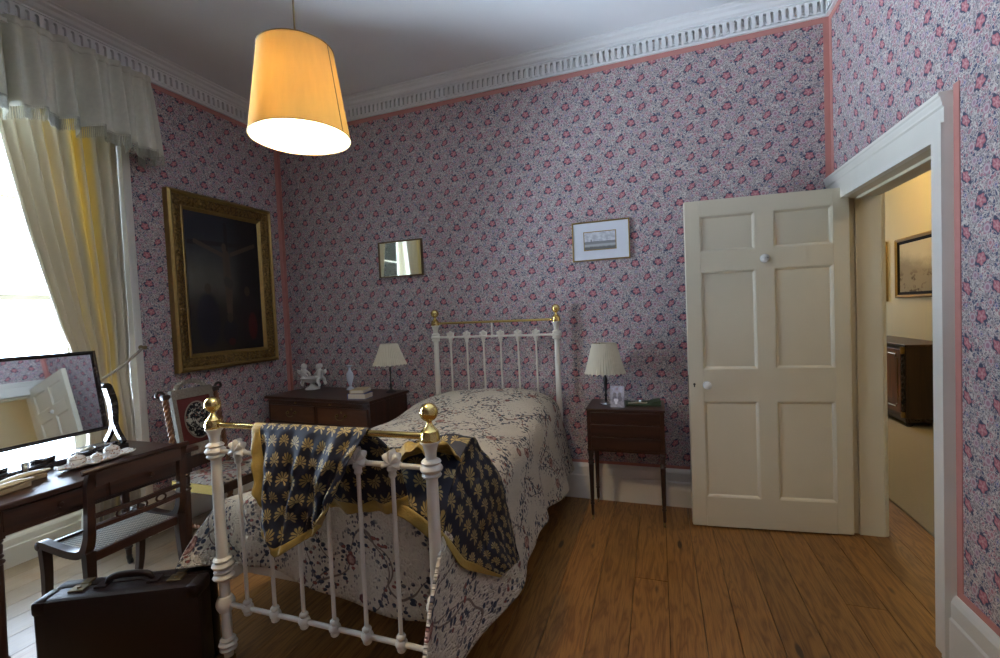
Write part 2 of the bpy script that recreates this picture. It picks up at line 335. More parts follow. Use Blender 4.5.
M['matblack'] = plain('matt_black', (0.012, 0.011, 0.010), 0.9, 0, 0.1, 20, spec=0.1)
M['hallgilt'] = plain('dull_gilt', (0.28, 0.20, 0.08), 0.7, 0.1, 0.2, 40, spec=0.2)
M['darkvoid'] = plain('dark_underfloor', (0.02, 0.012, 0.008), 0.9)
M['mattress'] = plain('mattress_ticking', (0.5, 0.47, 0.42), 0.9)

# ------------------------------------------------------------------ mesh helpers
class MB:
    def __init__(s): s.v = []; s.f = []; s.uv = []
    def add(s, vs, fs, uvs=None):
        o = len(s.v); s.v += [tuple(q) for q in vs]; s.f += [tuple(i + o for i in f) for f in fs]
        s.uv += list(uvs) if uvs else [(0, 0)] * len(vs)
        return s
    def box(s, x0, x1, y0, y1, z0, z1):
        vs = [(x, y, z) for x in (x0, x1) for y in (y0, y1) for z in (z0, z1)]
        return s.add(vs, [(0, 1, 3, 2), (4, 6, 7, 5), (0, 4, 5, 1), (2, 3, 7, 6), (0, 2, 6, 4), (1, 5, 7, 3)])
    def bbox(s, x0, x1, y0, y1, z0, z1, b=0.004):       # box with chamfered edges
        bm = bmesh.new()
        bmesh.ops.create_cube(bm, size=1.0)
        for q in bm.verts:
            q.co = Vector(((x0 + x1) / 2 + q.co.x * (x1 - x0), (y0 + y1) / 2 + q.co.y * (y1 - y0), (z0 + z1) / 2 + q.co.z * (z1 - z0)))
        bmesh.ops.bevel(bm, geom=bm.edges[:], offset=b, segments=2, affect='EDGES', profile=0.5)
        bm.verts.ensure_lookup_table(); bm.verts.index_update()
        s.add([q.co for q in bm.verts], [[w_.index for w_ in f.verts] for f in bm.faces]); bm.free(); return s
    def lathe(s, prof, c=(0, 0, 0), seg=20, axis='z', scal=0.0, nsc=0):
        n = len(prof); vs = []
        for j, (r, z) in enumerate(prof):
            for i in range(seg):
                a = 2 * PI * i / seg; rr = r * (1 + scal * math.cos(nsc * a)) if nsc else r
                p = (rr * math.cos(a), rr * math.sin(a), z)
                if axis == 'x': p = (p[2], p[0], p[1])
                elif axis == 'y': p = (p[0], p[2], p[1])
                vs.append((p[0] + c[0], p[1] + c[1], p[2] + c[2]))
        fs = [(j * seg + i, j * seg + (i + 1) % seg, (j + 1) * seg + (i + 1) % seg, (j + 1) * seg + i) for j in range(n - 1) for i in range(seg)]
        fs += [tuple(range(seg))[::-1], tuple((n - 1) * seg + i for i in range(seg))]
        return s.add(vs, fs)
    def sphere(s, c, r, seg=16, sz=1.0):
        k = 9
        return s.lathe([(max(1e-4, r * math.sin(PI * j / k)), -r * sz * math.cos(PI * j / k)) for j in range(k + 1)], c, seg)
    def tube(s, pts, rad, seg=10, ratio=1.0, square=False, up=None, closed=False):
        pts = [Vector(p) for p in pts]; n = len(pts)
        rads = rad if isinstance(rad, (list, tuple)) else [rad] * n
        if square: seg = 4
        vs = []; prev = None
        for i in range(n):
            t = (pts[(i + 1) % n if closed else min(i + 1, n - 1)] - pts[(i - 1) % n if closed else max(i - 1, 0)]).normalized()
            ref = Vector(up) if up else (Vector((0, 0, 1)) if abs(t.z) < 0.9 else Vector((1, 0, 0)))
            if prev is not None and not up: ref = prev
            a = t.cross(ref)
            if a.length < 1e-5: a = t.cross(Vector((0.3, 1, 0.2)))
            a.normalize(); b = a.cross(t).normalized(); prev = b
            for k in range(seg):
                th = 2 * PI * k / seg + (PI / 4 if square else 0); q = 1.41421 if square else 1.0
                vs.append(pts[i] + a * (rads[i] * q * math.cos(th)) + b * (rads[i] * q * ratio * math.sin(th)))
        m = n if closed else n - 1
        fs = [(i * seg + k, i * seg + (k + 1) % seg, ((i + 1) % n) * seg + (k + 1) % seg, ((i + 1) % n) * seg + k) for i in range(m) for k in range(seg)]
        if not closed: fs += [tuple(range(seg))[::-1], tuple((n - 1) * seg + k for k in range(seg))]
        return s.add(vs, fs)
    def grid(s, nu, nv, fn, wu=False):                   # fn(i/nu, j/nv) -> (pos, uv)
        vs, us = [], []
        for j in range(nv + 1):
            for i in range(nu + 1):
                p, q = fn(i / nu, j / nv); vs.append(p); us.append(q)
        W = nu + 1
        return s.add(vs, [(j * W + i, j * W + i + 1, (j + 1) * W + i + 1, (j + 1) * W + i) for j in range(nv) for i in range(nu)], us)
    def prism(s, poly, axis, a, b):                      # extrude a 2-D outline along an axis
        def P(q, t): return (t, q[0], q[1]) if axis == 'x' else ((q[0], t, q[1]) if axis == 'y' else (q[0], q[1], t))
        n = len(poly)
        return s.add([P(q, a) for q in poly] + [P(q, b) for q in poly],
                     [tuple(range(n))[::-1], tuple(n + i for i in range(n))] + [(i, (i + 1) % n, n + (i + 1) % n, n + i) for i in range(n)])
    def move(s, mat):
        s.v = [tuple(mat @ Vector(q)) for q in s.v]; return s
    def build(s, name, mat, parent=None, smooth=False, uv=False, solid=0.0, weld=False):
        me = bpy.data.meshes.new(name); me.from_pydata(s.v, [], s.f)
        if uv:
            l = me.uv_layers.new(name='UVMap'); ix = [0] * len(me.loops); me.loops.foreach_get('vertex_index', ix)
            l.data.foreach_set('uv', [q for i in ix for q in s.uv[i]])
        bm = bmesh.new(); bm.from_mesh(me)
        if weld: bmesh.ops.remove_doubles(bm, verts=bm.verts[:], dist=1e-5)
        bmesh.ops.recalc_face_normals(bm, faces=bm.faces[:]); bm.to_mesh(me); bm.free()
        me.materials.append(M[mat] if isinstance(mat, str) else mat)
        o = bpy.data.objects.new(name, me); COL.objects.link(o)
        if smooth:
            me.polygons.foreach_set('use_smooth', [True] * len(me.polygons))
            me.set_sharp_from_angle(angle=math.radians(38))
        if parent:
            o.parent = parent
            o.matrix_parent_inverse = parent_world(parent).inverted()
        if solid:
            md = o.modifiers.new('thickness', 'SOLIDIFY'); md.thickness = solid; md.offset = 0.0
        return o
def parent_world(p):
    mats = []
    while p:
        mats.append(p.matrix_parent_inverse @ p.matrix_basis if p.parent else p.matrix_basis); p = p.parent
    r = Matrix.Identity(4)
    for q in mats: r = q @ r
    return r
def tag(o, label, cat=None, group=None, kind=None):
    o['label'] = label
    if cat: o['category'] = cat
    if group: o['group'] = group
    if kind: o['kind'] = kind
    return o
def thing(name, label, cat, loc=(0, 0, 0), group=None):
    o = bpy.data.objects.new(name, None); COL.objects.link(o); o.location = loc; o.empty_display_size = 0.1
    return tag(o, label, cat, group)
def struct(name, mb, mat, label=None, **k):
    o = mb.build(name, mat, **k); o['kind'] = 'structure'
    if label: o['label'] = label
    return o
def sstep(a, b, x):
    t = max(0.0, min(1.0, (x - a) / (b - a))); return t * t * (3 - 2 * t)
def interp(pts, x):
    if x <= pts[0][0]: return pts[0][1]
    for (a, b), (c_, d_) in zip(pts, pts[1:]):
        if x <= c_: return b + (d_ - b) * sstep(a, c_, x)
    return pts[-1][1]
def polyl(pts, x):
    if x <= pts[0][0]: return pts[0][1]
    for (a, b), (c_, d_) in zip(pts, pts[1:]):
        if x <= c_: return b + (d_ - b) * (x - a) / (c_ - a)
    return pts[-1][1]
def bez(pts, n):
    P_ = [Vector(q) for q in pts]; out = []
    for i in range(n + 1):
        t = i / n; q = P_[:]
        while len(q) > 1: q = [a.lerp(b, t) for a, b in zip(q, q[1:])]
        out.append(q[0])
    return out
def crm(pts, n):                                          # catmull-rom through points
    P_ = [Vector(q) for q in pts]; P_ = [P_[0] * 2 - P_[1]] + P_ + [P_[-1] * 2 - P_[-2]]; out = []
    for i in range(1, len(P_) - 2):
        a, b, c_, d_ = P_[i - 1:i + 3]
        for k in range(n):
            t = k / n
            out.append(0.5 * ((2 * b) + (c_ - a) * t + (2 * a - 5 * b + 4 * c_ - d_) * t * t + (3 * b - a - 3 * c_ + d_) * t ** 3))
    out.append(P_[-2]); return out

# ------------------------------------------------------------------ room shell
D, L, R, H, CE = 3.322, 3.286, 1.0355, 3.111, 3.266
YF = -1.7                                                 # wall behind the camera
XO = -3.80                                                # outside face of window wall
OY0, OY1, OZ = 2.20, 3.172, 1.975                         # doorway
RY0, RY1 = 0.42, 2.0                                      # window recess
WT = 0.175                                                 # thickness of doorway wall
struct('wall_back', MB().box(-L - 0.5, R + WT, D, D + 0.2, 0, CE + 0.05), 'paper_x', 'rose patterned wallpaper wall behind the bed')
struct('wall_left', MB().box(XO, -L, YF, RY0, 0, CE + 0.05).box(XO, -L, RY1, D, 0, CE + 0.05).box(XO, -L, RY0, RY1, 2.98, CE + 0.05), 'paper_y', 'rose patterned wall with the window recess')
struct('wall_right', MB().box(R, R + WT, YF, OY0, 0, CE + 0.05).box(R, R + WT, OY1, D, 0, CE + 0.05).box(R, R + WT, OY0, OY1, OZ + 0.03, CE + 0.05), 'paper_y', 'rose patterned wall with the doorway')
struct('wall_front', MB().box(XO, R + WT, YF - 0.2, YF, 0, CE + 0.05), 'paper_x', 'rose patterned wall opposite the bed')
struct('ceiling', MB().box(XO, R + WT, YF - 0.2, D + 0.2, CE, CE + 0.15), 'ceil', 'plain white plaster ceiling')
# outer wall round the window, panelled apron below the sill
struct('wall_window_recess', MB().box(XO, -3.743, RY0, 0.50, 0, 2.98).box(XO, -3.743, 1.92, RY1, 0, 2.98).box(XO, -3.743, 0.50, 1.92, 0, 0.37).box(XO, -3.743, 0.50, 1.92, 2.89, 2.98).box(-3.743, -L, RY1 - 0.004, RY1, 0, 2.98).box(-3.743, -L, RY0, RY0 + 0.004, 0, 2.98).box(-3.743, -L, RY0 + 0.004, RY1 - 0.004, 2.976, 2.98), 'trimpaint', 'white painted back of the window recess')
# floor: dark underfloor and boards
fl = struct('floor', MB().box(XO, 4.2, YF - 0.2, 9.4, -0.12, -0.022), 'darkvoid', 'bare pine floorboards')
unit = MB().box(-0.5, 0.5, -0.5, 0.5, -0.022, 0.0)
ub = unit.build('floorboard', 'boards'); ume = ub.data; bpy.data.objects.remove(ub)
bounds = [-0.512, -0.325, -0.153, 0.01, 0.152, 0.284, 0.442, 0.60, 0.775, 0.93, 1.09, 1.27, 1.465]
rr = random.Random(3); x = -0.512
while x > XO: x -= rr.uniform(0.15, 0.19); bounds.insert(0, x)
for a, b in zip(bounds, bounds[1:]):
    y0, y1 = (YF, D) if b < R + 0.02 else (0.6, 8.5)
    cuts = [y0]; y = y0 + rr.uniform(0.5, 2.6)
    while y < y1 - 0.5: cuts.append(y); y += rr.uniform(1.6, 3.0)
    cuts.append(y1)
    for c0, c1 in zip(cuts, cuts[1:]):
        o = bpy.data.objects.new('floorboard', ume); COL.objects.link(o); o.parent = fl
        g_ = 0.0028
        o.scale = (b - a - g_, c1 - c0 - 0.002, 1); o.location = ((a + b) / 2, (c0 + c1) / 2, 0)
# skirting
def skirt_profile(): return [(0, 0), (0.028, 0), (0.028, 0.17), (0.022, 0.178), (0.022, 0.235), (0.016, 0.25), (0.008, 0.262), (0, 0.262)]
struct('baseboard_back', MB().prism([(D - a, z) for a, z in skirt_profile()], 'x', -L, R), 'trimpaint', 'tall cream skirting behind bed')
struct('baseboard_left', MB().prism([(-L + a, z) for a, z in skirt_profile()], 'y', RY1 + 0.055, D), 'trimpaint', 'tall cream skirting below painting')
struct('baseboard_right', MB().prism([(R - a, z) for a, z in skirt_profile()], 'y', YF, OY0 - 0.085), 'trimpaint', 'tall cream skirting beside doorway')
struct('baseboard_front', MB().prism([(YF + a, z) for a, z in skirt_profile()], 'x', -L, R), 'trimpaint', 'tall cream skirting opposite the bed')
struct('baseboard_recess', MB().prism([(-3.743 + a, z * 0.7) for a, z in skirt_profile()], 'y', RY0, RY1), 'trimpaint', 'low skirting in the window recess')
# crown moulding: profile in (out from wall, z); flutes as a comb of arched tongues
CP = [(0, H), (0.022, H), (0.024, H + 0.012), (0.004, H + 0.018), (0.004, H + 0.098), (0.034, H + 0.100), (0.034, H + 0.110), (0.055, H + 0.116),
      (0.070, H + 0.130), (0.095, H + 0.137), (0.10, H + 0.146), (0.118, H + 0.150), (0.118, CE), (0, CE)]
def mitred(prof, side):
    mb = MB(); n = len(prof)
    if side == 'back': A = [(-L + o, D - o, z) for o, z in prof]; B = [(R - o, D - o, z) for o, z in prof]
    if side == 'left': A = [(-L + o, YF + o, z) for o, z in prof]; B = [(-L + o, D - o, z) for o, z in prof]
    if side == 'right': A = [(R - o, YF + o, z) for o, z in prof]; B = [(R - o, D - o, z) for o, z in prof]
    if side == 'front': A = [(-L + o, YF + o, z) for o, z in prof]; B = [(R - o, YF + o, z) for o, z in prof]
    return mb.add(A + B, [(i, (i + 1) % n, n + (i + 1) % n, n + i) for i in range(n)] + [tuple(range(n)), tuple(range(n, 2 * n))])
def flutes(side):
    mb = MB(); p = 0.0412; z0, z1 = H + 0.018, H + 0.098; th0, th1 = 0.004, 0.027
    ln = (R + L) if side in ('back', 'front') else (D - YF)
    n = int((ln - 0.06) / p); s0 = (ln - n * p) / 2
    def P(s, o, z):
        if side == 'back': return (-L + s, D - o, z)
        if side == 'left': return (-L + o, D - s, z)
        return (R - o, D - s, z)
    hw = p * 0.25; ar = hw; zt = z1 - 0.008; zs = zt - ar; zb = z0 + 0.008
    arch = [(math.cos(t) * hw, zs + math.sin(t) * ar) for t in [PI * k / 6 for k in range(7)]]
    for i in range(n):
        c0 = s0 + (i + 0.5) * p
        inner = [(hw, zb)] + arch + [(-hw, zb)]
        outer = [(p / 2, z0), (p / 2, zs), (p / 2, z1), (p * 0.25, z1), (p * 0.1, z1), (-p * 0.1, z1), (-p * 0.25, z1), (-p / 2, z1), (-p / 2, z0)]
        k = len(inner)
        vs = [P(c0 + q[0], th1, q[1]) for q in inner] + [P(c0 + q[0], th1, q[1]) for q in outer] + [P(c0 + q[0], th0, q[1]) for q in inner]
        fs = [(j, (j + 1) % k, k + (j + 1) % k, k + j) for j in range(k)]
        fs += [(j, (j + 1) % k, 2 * k + (j + 1) % k, 2 * k + j) for j in range(k)]
        mb.add(vs, fs)
        for kz in range(4):                               # little beads down the slot
            zz = zb + 0.006 + kz * 0.015
            q = [P(c0 + math.cos(t) * 0.0045, 0.0041, zz + math.sin(t) * 0.0045) for t in (0, 1.57, 3.14, 4.71)] + [P(c0, 0.012, zz)]
            mb.add(q, [(0, 1, 4), (1, 2, 4), (2, 3, 4), (3, 0, 4)])
    return mb
for k, sd in enumerate(('back', 'left', 'right', 'front')):
    o = struct('trim_%d' % (k + 1), mitred(CP, sd), 'plaster', 'white plaster cornice, ' + {'back': 'behind bed', 'left': 'above window', 'right': 'above doorway', 'front': 'opposite bed'}[sd])
    if sd != 'front':
        q = flutes(sd).build('fluted_band', 'plaster', o); q['kind'] = 'stuff'
# pink paper borders
T = 0.0035; bw = 0.033
def strip(n, *boxes):
    mb = MB()
    for b in boxes: mb.box(*b)
    struct('trim_%d' % n, mb, 'pink', 'narrow pink paper border on wall')
strip(5, (-L, R, D - T, D, H - bw, H), (-L, -L + bw, D - T, D, 0.262, H - bw), (R - bw, R, D - T, D, 0.262, H - bw), (-L + bw, R - bw, D - T, D, 0.262, 0.262 + 0.02))
strip(6, (-L, -L + T, YF, D - T, H - bw, H), (-L, -L + T, D - bw - T, D - T, 0.262, H - bw), (-L, -L + T, RY1 + .056, D - bw, 0.262, 0.282))
strip(7, (R - T, R, YF, D - T, H - bw, H), (R - T, R, D - bw - T, D - T, 2.15, H - bw), (R - T, R, OY0 - 0.085 - bw, OY0 - 0.085, 0.262, 2.137 + bw * 0.5), (R - T, R, YF, OY0 - 0.085 - bw, 0.262, 0.288))

# ------------------------------------------------------------------ doorway, architrave, lining
mb = MB()
mb.box(R - 0.030, R, OY0 - 0.085, OY0, 0, OZ).box(R - 0.040, R - 0.030, OY0 - 0.085, OY0 - 0.062, 0, OZ + 0.05)
mb.box(R - 0.030, R, OY1, D - 0.03, 0, OZ).box(R - 0.040, R - 0.030, OY1 + 0.07, D - 0.03, 0, OZ + 0.05)
mb.box(R - 0.030, R, OY0 - 0.085, D - 0.004, OZ, OZ + 0.105)
hp = [(0, 0.105), (0.030, 0.105), (0.036, 0.112), (0.036, 0.120), (0.040, 0.135), (0.041, 0.142), (0.046, 0.148), (0.046, 0.160), (0, 0.160)]
mb.prism([(R - a, OZ + b) for a, b in hp], 'y', OY0 - 0.086, D - 0.004)
struct('trim_8', mb, 'trimpaint', 'white moulded door surround')
mb = MB()
mb.box(R, R + WT + 0.002, OY0 - 0.004, OY0 + 0.012, 0, OZ + 0.02)
mb.box(R, R + WT + 0.002, OY1 - 0.012, OY1 + 0.004, 0, OZ + 0.02)
mb.box(R, R + WT + 0.002, OY0 + 0.012, OY1 - 0.012, OZ, OZ + 0.034)
mb.box(R + 0.055, R + 0.075, OY0 + 0.012, OY0 + 0.026, 0, OZ).box(R + 0.055, R + 0.075, OY1 - 0.026, OY1 - 0.012, 0, OZ).box(R + 0.055, R + 0.075, OY0 + 0.012, OY1 - 0.012, OZ - 0.014, OZ)
mb.box(R + 0.075, R + WT, OY1 - 0.026, OY1 - 0.0125, 0, OZ)
struct('trim_9', mb, 'doorpaint', 'cream door lining and stop')
mb = MB(); mb.tube([(R + WT, OY1 + 0.012, 0.0), (R + WT, OY1 + 0.012, OZ + 0.02)], 0.032, 14)
mb.box(R + WT, R + WT + 0.03, OY1 + 0.012, OY1 + 0.10, 0, OZ + 0.1).box(R + WT, R + WT + 0.03, OY0 - 0.10, OY0 - 0.004, 0, OZ + 0.1).box(R + WT, R + WT + 0.03, OY0 - 0.004, OY1 + 0.012, OZ + 0.02, OZ + 0.1)
struct('trim_10', mb, 'trimpaint', 'cream door surround on hall side')

# door, hinged on the far jamb, folded back almost flat to the rear wall
DW, DH, DT = 0.880, 2.020, 0.042
hinge = Vector((1.045, 3.150, 0.012)); ang = math.atan2(3.150 - 3.062, 1.050 - 0.172)
DM = Matrix.Translation(hinge) @ Matrix.Rotation(ang, 4, 'Z')          # local x runs to the hinge (x=0), free edge at -DW, local -y faces room
st, cs = 0.085, 0.098
xs = [(-DW + st, -DW / 2 - cs / 2), (-DW / 2 + cs / 2, -st)]
zs = [(0.185, 0.785), (0.985, 1.585), (1.705, 1.925)]
mb = MB()
mb.bbox(-DW, -DW + st, -DT, 0, 0, DH, 0.003).bbox(-st, 0, -DT, 0, 0, DH, 0.003)
for a, b in zs: mb.box(-DW / 2 - cs / 2, -DW / 2 + cs / 2, -DT, 0, a, b)
for a, b in ((0, zs[0][0]), (zs[0][1], zs[1][0]), (zs[1][1], zs[2][0]), (zs[2][1], DH)): mb.box(-DW + st, -st, -DT, 0, a, b)
mb.move(DM); door = struct('door_1', mb, 'doorpaint', 'cream six panel door standing open')
for a, b in xs:
    for c0, c1 in zs:
        pn = MB().box(a, b, -DT + 0.011, -0.011, c0, c1).move(DM).build('panel', 'doorpaint', door)
        m2 = MB()
        for yy, sg in ((-DT, 1), (0, -1)):
            w_ = 0.015
            pr = lambda q: [(q, yy + sg * 0.002), (q, yy + sg * 0.011), (q + (w_ if q in (a, c0) else -w_), yy + sg * 0.011), (q + (w_ * .4 if q in (a, c0) else -w_ * .4), yy + sg * 0.004)]
            for q in (a, b): m2.prism(pr(q), 'z', c0, c1)
            for q in (c0, c1):
                pl_ = [(e[1], e[0]) for e in pr(q)]; m2.prism(pl_, 'x', a + w_ * 0.4, b - w_ * 0.4)
        m2.move(DM).build('moulding', 'doorpaint', pn)
kx = -DW + 0.095
kn = MB().lathe([(0.016, 0), (0.016, 0.006), (0.008, 0.010), (0.008, 0.030), (0.020, 0.036), (0.026, 0.048), (0.024, 0.060), (0.012, 0.067), (0.001, 0.068)], (0, 0, 0), 20)
kn.move(DM @ Matrix.Translation((kx, -DT, 0.893)) @ Matrix.Rotation(PI / 2, 4, 'X')); o = kn.build('door_knob', 'ceramic', door, True); o['label'] = 'white china door knob'
kh = MB().lathe([(0.007, 0), (0.007, 0.003), (0.003, 0.004), (0.001, 0.0041)], (0, 0, 0), 12).box(-0.0035, 0.0035, -0.018, 0, 0, 0.003).move(DM @ Matrix.Translation((-DW + 0.030, -DT, 0.893)) @ Matrix.Rotation(PI / 2, 4, 'X')); kh.build('keyhole', 'black', door)
ro = MB().lathe([(0.026, 0), (0.026, 0.005), (0.020, 0.010), (0.012, 0.011), (0.010, 0.018), (0.001, 0.020)], (0, 0, 0), 20).move(DM @ Matrix.Translation((-DW / 2, -DT, 1.645)) @ Matrix.Rotation(PI / 2, 4, 'X')).build('coat_rose', 'ceramic', door, True); ro['label'] = 'round white china rose'
MB().box(-0.0095, 0.0095, 0, 0.004, -0.006, 0.006).lathe([(0.003, 0), (0.003, 0.023), (0.001, 0.0235)], (0.009, 0, 0), 8).move(DM @ Matrix.Translation((-DW / 2, -DT - 0.006, 1.645)) @ Matrix.Rotation(PI / 2, 4, 'X')).build('rose_screw', 'black', ro)
MB().box(-DW - 0.0015, -DW, -DT + 0.008, -0.008, 0.80, 0.95).move(DM).build('lock_plate', 'brass_old', door)

# ------------------------------------------------------------------ hall beyond the doorway
HX = 2.90
struct('wall_hall_far', MB().box(HX, HX + 0.15, 0.4, 9.4, 0, 3.1), 'hallwall', 'yellow hall wall with pictures')
struct('wall_hall_end', MB().box(R, 1.8, 9.2, 9.4, 0, 3.1).box(2.3, HX + 0.15, 9.2, 9.4, 0, 3.1).box(1.8, 2.3, 9.2, 9.4, 0, 1.3).box(1.8, 2.3, 9.2, 9.4, 2.2, 3.1), 'hallwall', 'yellow hall end wall')
struct('wall_hall_start', MB().box(R + WT, HX, 0.4, 0.6, 0, 3.1), 'hallwall', 'yellow hall wall at near end')
struct('wall_hall_near', MB().box(R + WT, R + WT + 0.012, 0.6, OY0 - 0.1, 0, 3.1).box(R + WT, R + WT + 0.012, OY1 + 0.1, 9.2, 0, 3.1).box(R + WT, R + WT + 0.012, OY0 - 0.1, OY1 + 0.1, OZ + 0.1, 3.1).box(R, R + WT, D + 0.2, 9.2, 0, 3.1), 'hallwall', 'yellow hall wall beside doorway')
struct('ceiling_hall', MB().box(R + WT, HX + 0.15, 0.4, 9.4, 3.1, 3.2), 'ceil', 'hall ceiling')
struct('floor_hall', MB().bbox(1.466, HX, 0.6, 9.2, -0.022, 0.012, 0.004), 'carpet', 'olive fitted hall carpet')
struct('baseboard_hall', MB().prism([(HX - a, z) for a, z in skirt_profile()], 'y', 0.6, 9.2), 'trimpaint', 'cream hall skirting')
# ------------------------------------------------------------------ window
W0, W1, WB, WM, WU = 0.50, 1.92, 0.37, 1.63, 2.89
win = struct('window_1', MB().box(-3.79, -3.745, W0, W0 + .04, WB, WU).box(-3.79, -3.745, W1 - .04, W1, WB, WU).box(-3.79, -3.745, W0 + .04, W1 - .04, WB, WB + .05).box(-3.79, -3.745, W0 + .04, W1 - .04, WU - .04, WU).box(-3.785, -3.75, W0 + .04, W1 - .04, WM - .02, WM + .02), 'trimpaint', 'tall sash window behind dressing table')
for z0, z1 in ((WB + .05, WM - .02), (WM + .02, WU - .04)):
    zm = (z0 + z1) / 2; pw = (W1 - W0 - 0.08) / 3
    for i in range(3):
        y0 = W0 + .04 + i * pw; y1 = y0 + pw
        for a, b in ((z0, zm), (zm, z1)):
            MB().box(-3.769, -3.766, y0, y1, a, b).build('pane', 'glass', win)
        if i: MB().box(-3.780, -3.755, y0 - 0.009, y0 + 0.009, z0, z1).build('glazing_bar', 'trimpaint', win)
    MB().box(-3.779, -3.756, W0 + .04, W1 - .04, zm - 0.009, zm + 0.009).build('glazing_bar', 'trimpaint', win)
MB().bbox(-3.743, -3.69, 0.43, 1.99, WB - 0.03, WB - 0.005, 0.004).build('window_sill', 'trimpaint', win)
tp = lambda y, sg: [(-L, y), (-L + 0.030, y), (-L + 0.030, y + sg * 0.014), (-L + 0.022, y + sg * 0.02), (-L + 0.018, y + sg * 0.045), (-L + 0.010, y + sg * 0.058), (-L, y + sg * 0.058)]
struct('trim_11', MB().prism(tp(RY1 - 0.004, 1), 'z', 0, 3.0).prism(tp(RY0 + 0.004, -1), 'z', 0, 3.0), 'trimpaint', 'white moulded edge of window recess')

# ------------------------------------------------------------------ pelmet and curtains
pel = thing('pelmet', 'gathered grey-green fabric pelmet with fringe above the window', 'pelmet', (-L, 1.21, 2.6))
PY0, PY1 = 0.30, 2.105; PD = 0.165
def pel_path(s):                                          # s in metres along front incl. returns
    ln = PY1 - PY0
    if s < PD: return (-L + s, PY0, 0)
    if s < PD + ln: return (-L + PD, PY0 + s - PD, 1)
    return (-L + PD - (s - PD - ln), PY1, 2)
TOT = 2 * PD + PY1 - PY0
rp = random.Random(5); ph = [rp.uniform(0, 6.28) for _ in range(8)]
def pel_pt(u, t):                                         # t 0 top, 1 hem
    s = u * TOT; x, y, k = pel_path(s)
    fold = 0.75 * math.sin(s * 40 + ph[0] + 1.3 * math.sin(s * 9 + ph[1])) + (0.70 - 0.40 * t) * math.sin(s * 93 + ph[2])
    deep = -1.6 * sum(math.exp(-((s - q) / 0.022) ** 2) for q in (PD + 0.30, PD + 0.72, PD + 1.12, PD + 1.42, PD + 1.66))
    am = (0.012 + 0.036 * t ** 0.6) * (fold + deep)
    zb = 2.605 + 0.012 * math.sin(s * 7 + 1) - 0.05 * sstep(PD + 1.45, PD + 1.80, s)
    z = 3.045 + (zb - 3.045) * t
    fl_ = 0.035 * t
    if k == 1: x += am + fl_
    else: y += (am + fl_) * (1 if k == 2 else -1)
    x = max(x, -L + 0.006)
    return (x, y, z), (s, z)
MB().grid(420, 14, pel_pt).build('valance', 'pelmet', pel, True, True, solid=0.004)
mb = MB()
for i in range(560):                                      # fringe threads
    u = (i + 0.5) / 560; (x, y, z), _ = pel_pt(u, 1.0); k = pel_path(u * TOT)[2]
    hh = 0.062 + rp.uniform(-0.004, 0.006); q = 0.0013; dz = 0.003
    if k == 1: mb.box(x - q, x + q + 0.001, y - q, y + q, z - hh, z + 0.012)
    else: mb.box(x - q, x + q, y - q, y + q, z - hh, z + 0.012)
fr = mb.build('fringe', 'fringe', pel); fr['kind'] = 'stuff'; fr['label'] = 'bullion fringe along pelmet hem'
def heading(u, t):
    p = pel_pt(u, 0.02)[0]; k = pel_path(u * TOT)[2]
    return (p[0] + (0.004 if k == 1 else 0), p[1] + (0.004 if k == 2 else 0), 3.062 - 0.04 * t + 0.002 * math.sin(u * TOT * 190)), (0, 0)
MB().grid(300, 3, heading).build('gathered_heading', 'pelmet', pel, True, solid=0.006)
MB().box(-L + 0.002, -L + PD - 0.02, PY0 + 0.02, PY1 - 0.02, 3.02, 3.04).build('pelmet_board', 'trimpaint', pel)
EDGE = [(0.02, 1.70), (0.4, 1.76), (0.77, 1.80), (1.06, 1.785), (1.29, 1.745), (1.41, 1.70), (2.0, 1.575), (2.54, 1.485), (3.0, 1.43)]
def make_curtain(sgn, label):
    cu = thing('curtain', label, 'curtain', (-3.42, 1.21 + sgn * 0.6, 0), 'window curtains')
    N = 9.0
    def fn(u, t):
        z = 0.02 + 2.98 * (1 - t); ye = polyl(EDGE, z) * 0.982; y = ye + (1.991 - ye) * u
        w_ = (1.985 - ye) / 0.5
        pin = math.exp(-((z - 1.08) / 0.22) ** 2)
        am = 0.030 * (1 - 0.45 * pin) * (0.75 + 0.25 * w_)
        x = -3.385 + 0.085 * u ** 4 + am * math.sin(2 * PI * N * u + 0.5 * math.sin(5 * u + 2)) + 0.012 * math.sin(2 * PI * 3.3 * u + 2 + 0.6 * t) - 0.02 * pin
        if sgn < 0: y = 2.42 - y
        return (x, y, z), (u * 1.05, z)
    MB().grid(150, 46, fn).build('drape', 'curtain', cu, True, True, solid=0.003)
    yh = 2.005
    pth = [(-3.236, 2.022, 1.268), (-3.245, 1.98, 1.228), (-3.275, 1.92, 1.165), (-3.315, 1.84, 1.10), (-3.340, 1.77, 1.05), (-3.385, 1.738, 1.035), (-3.425, 1.77, 1.05), (-3.440, 1.86, 1.12), (-3.43, 1.95, 1.18), (-3.36, 1.99, 1.235)]
    if sgn < 0: pth = [(a, 2.42 - b, c_) for a, b, c_ in pth]
    MB().tube(crm(pth, 6), 0.009, 8).build('tieback_cord', 'rope', cu, True)
    y_ = pth[0][1]
    MB().lathe([(0.017, 0), (0.017, 0.004), (0.006, 0.007), (0.006, 0.035), (0.013, 0.040), (0.013, 0.046), (0.002, 0.05)], (-L + 0.0185, y_ + sgn * 0.012, 1.275), 14, 'x').build('tieback_hook', 'brass_old', cu, True)
    return cu
make_curtain(1, 'cream curtain with yellow light streaks tied back beside the gilt-framed painting')
make_curtain(-1, 'cream curtain with yellow light streaks on the window side away from the painting')

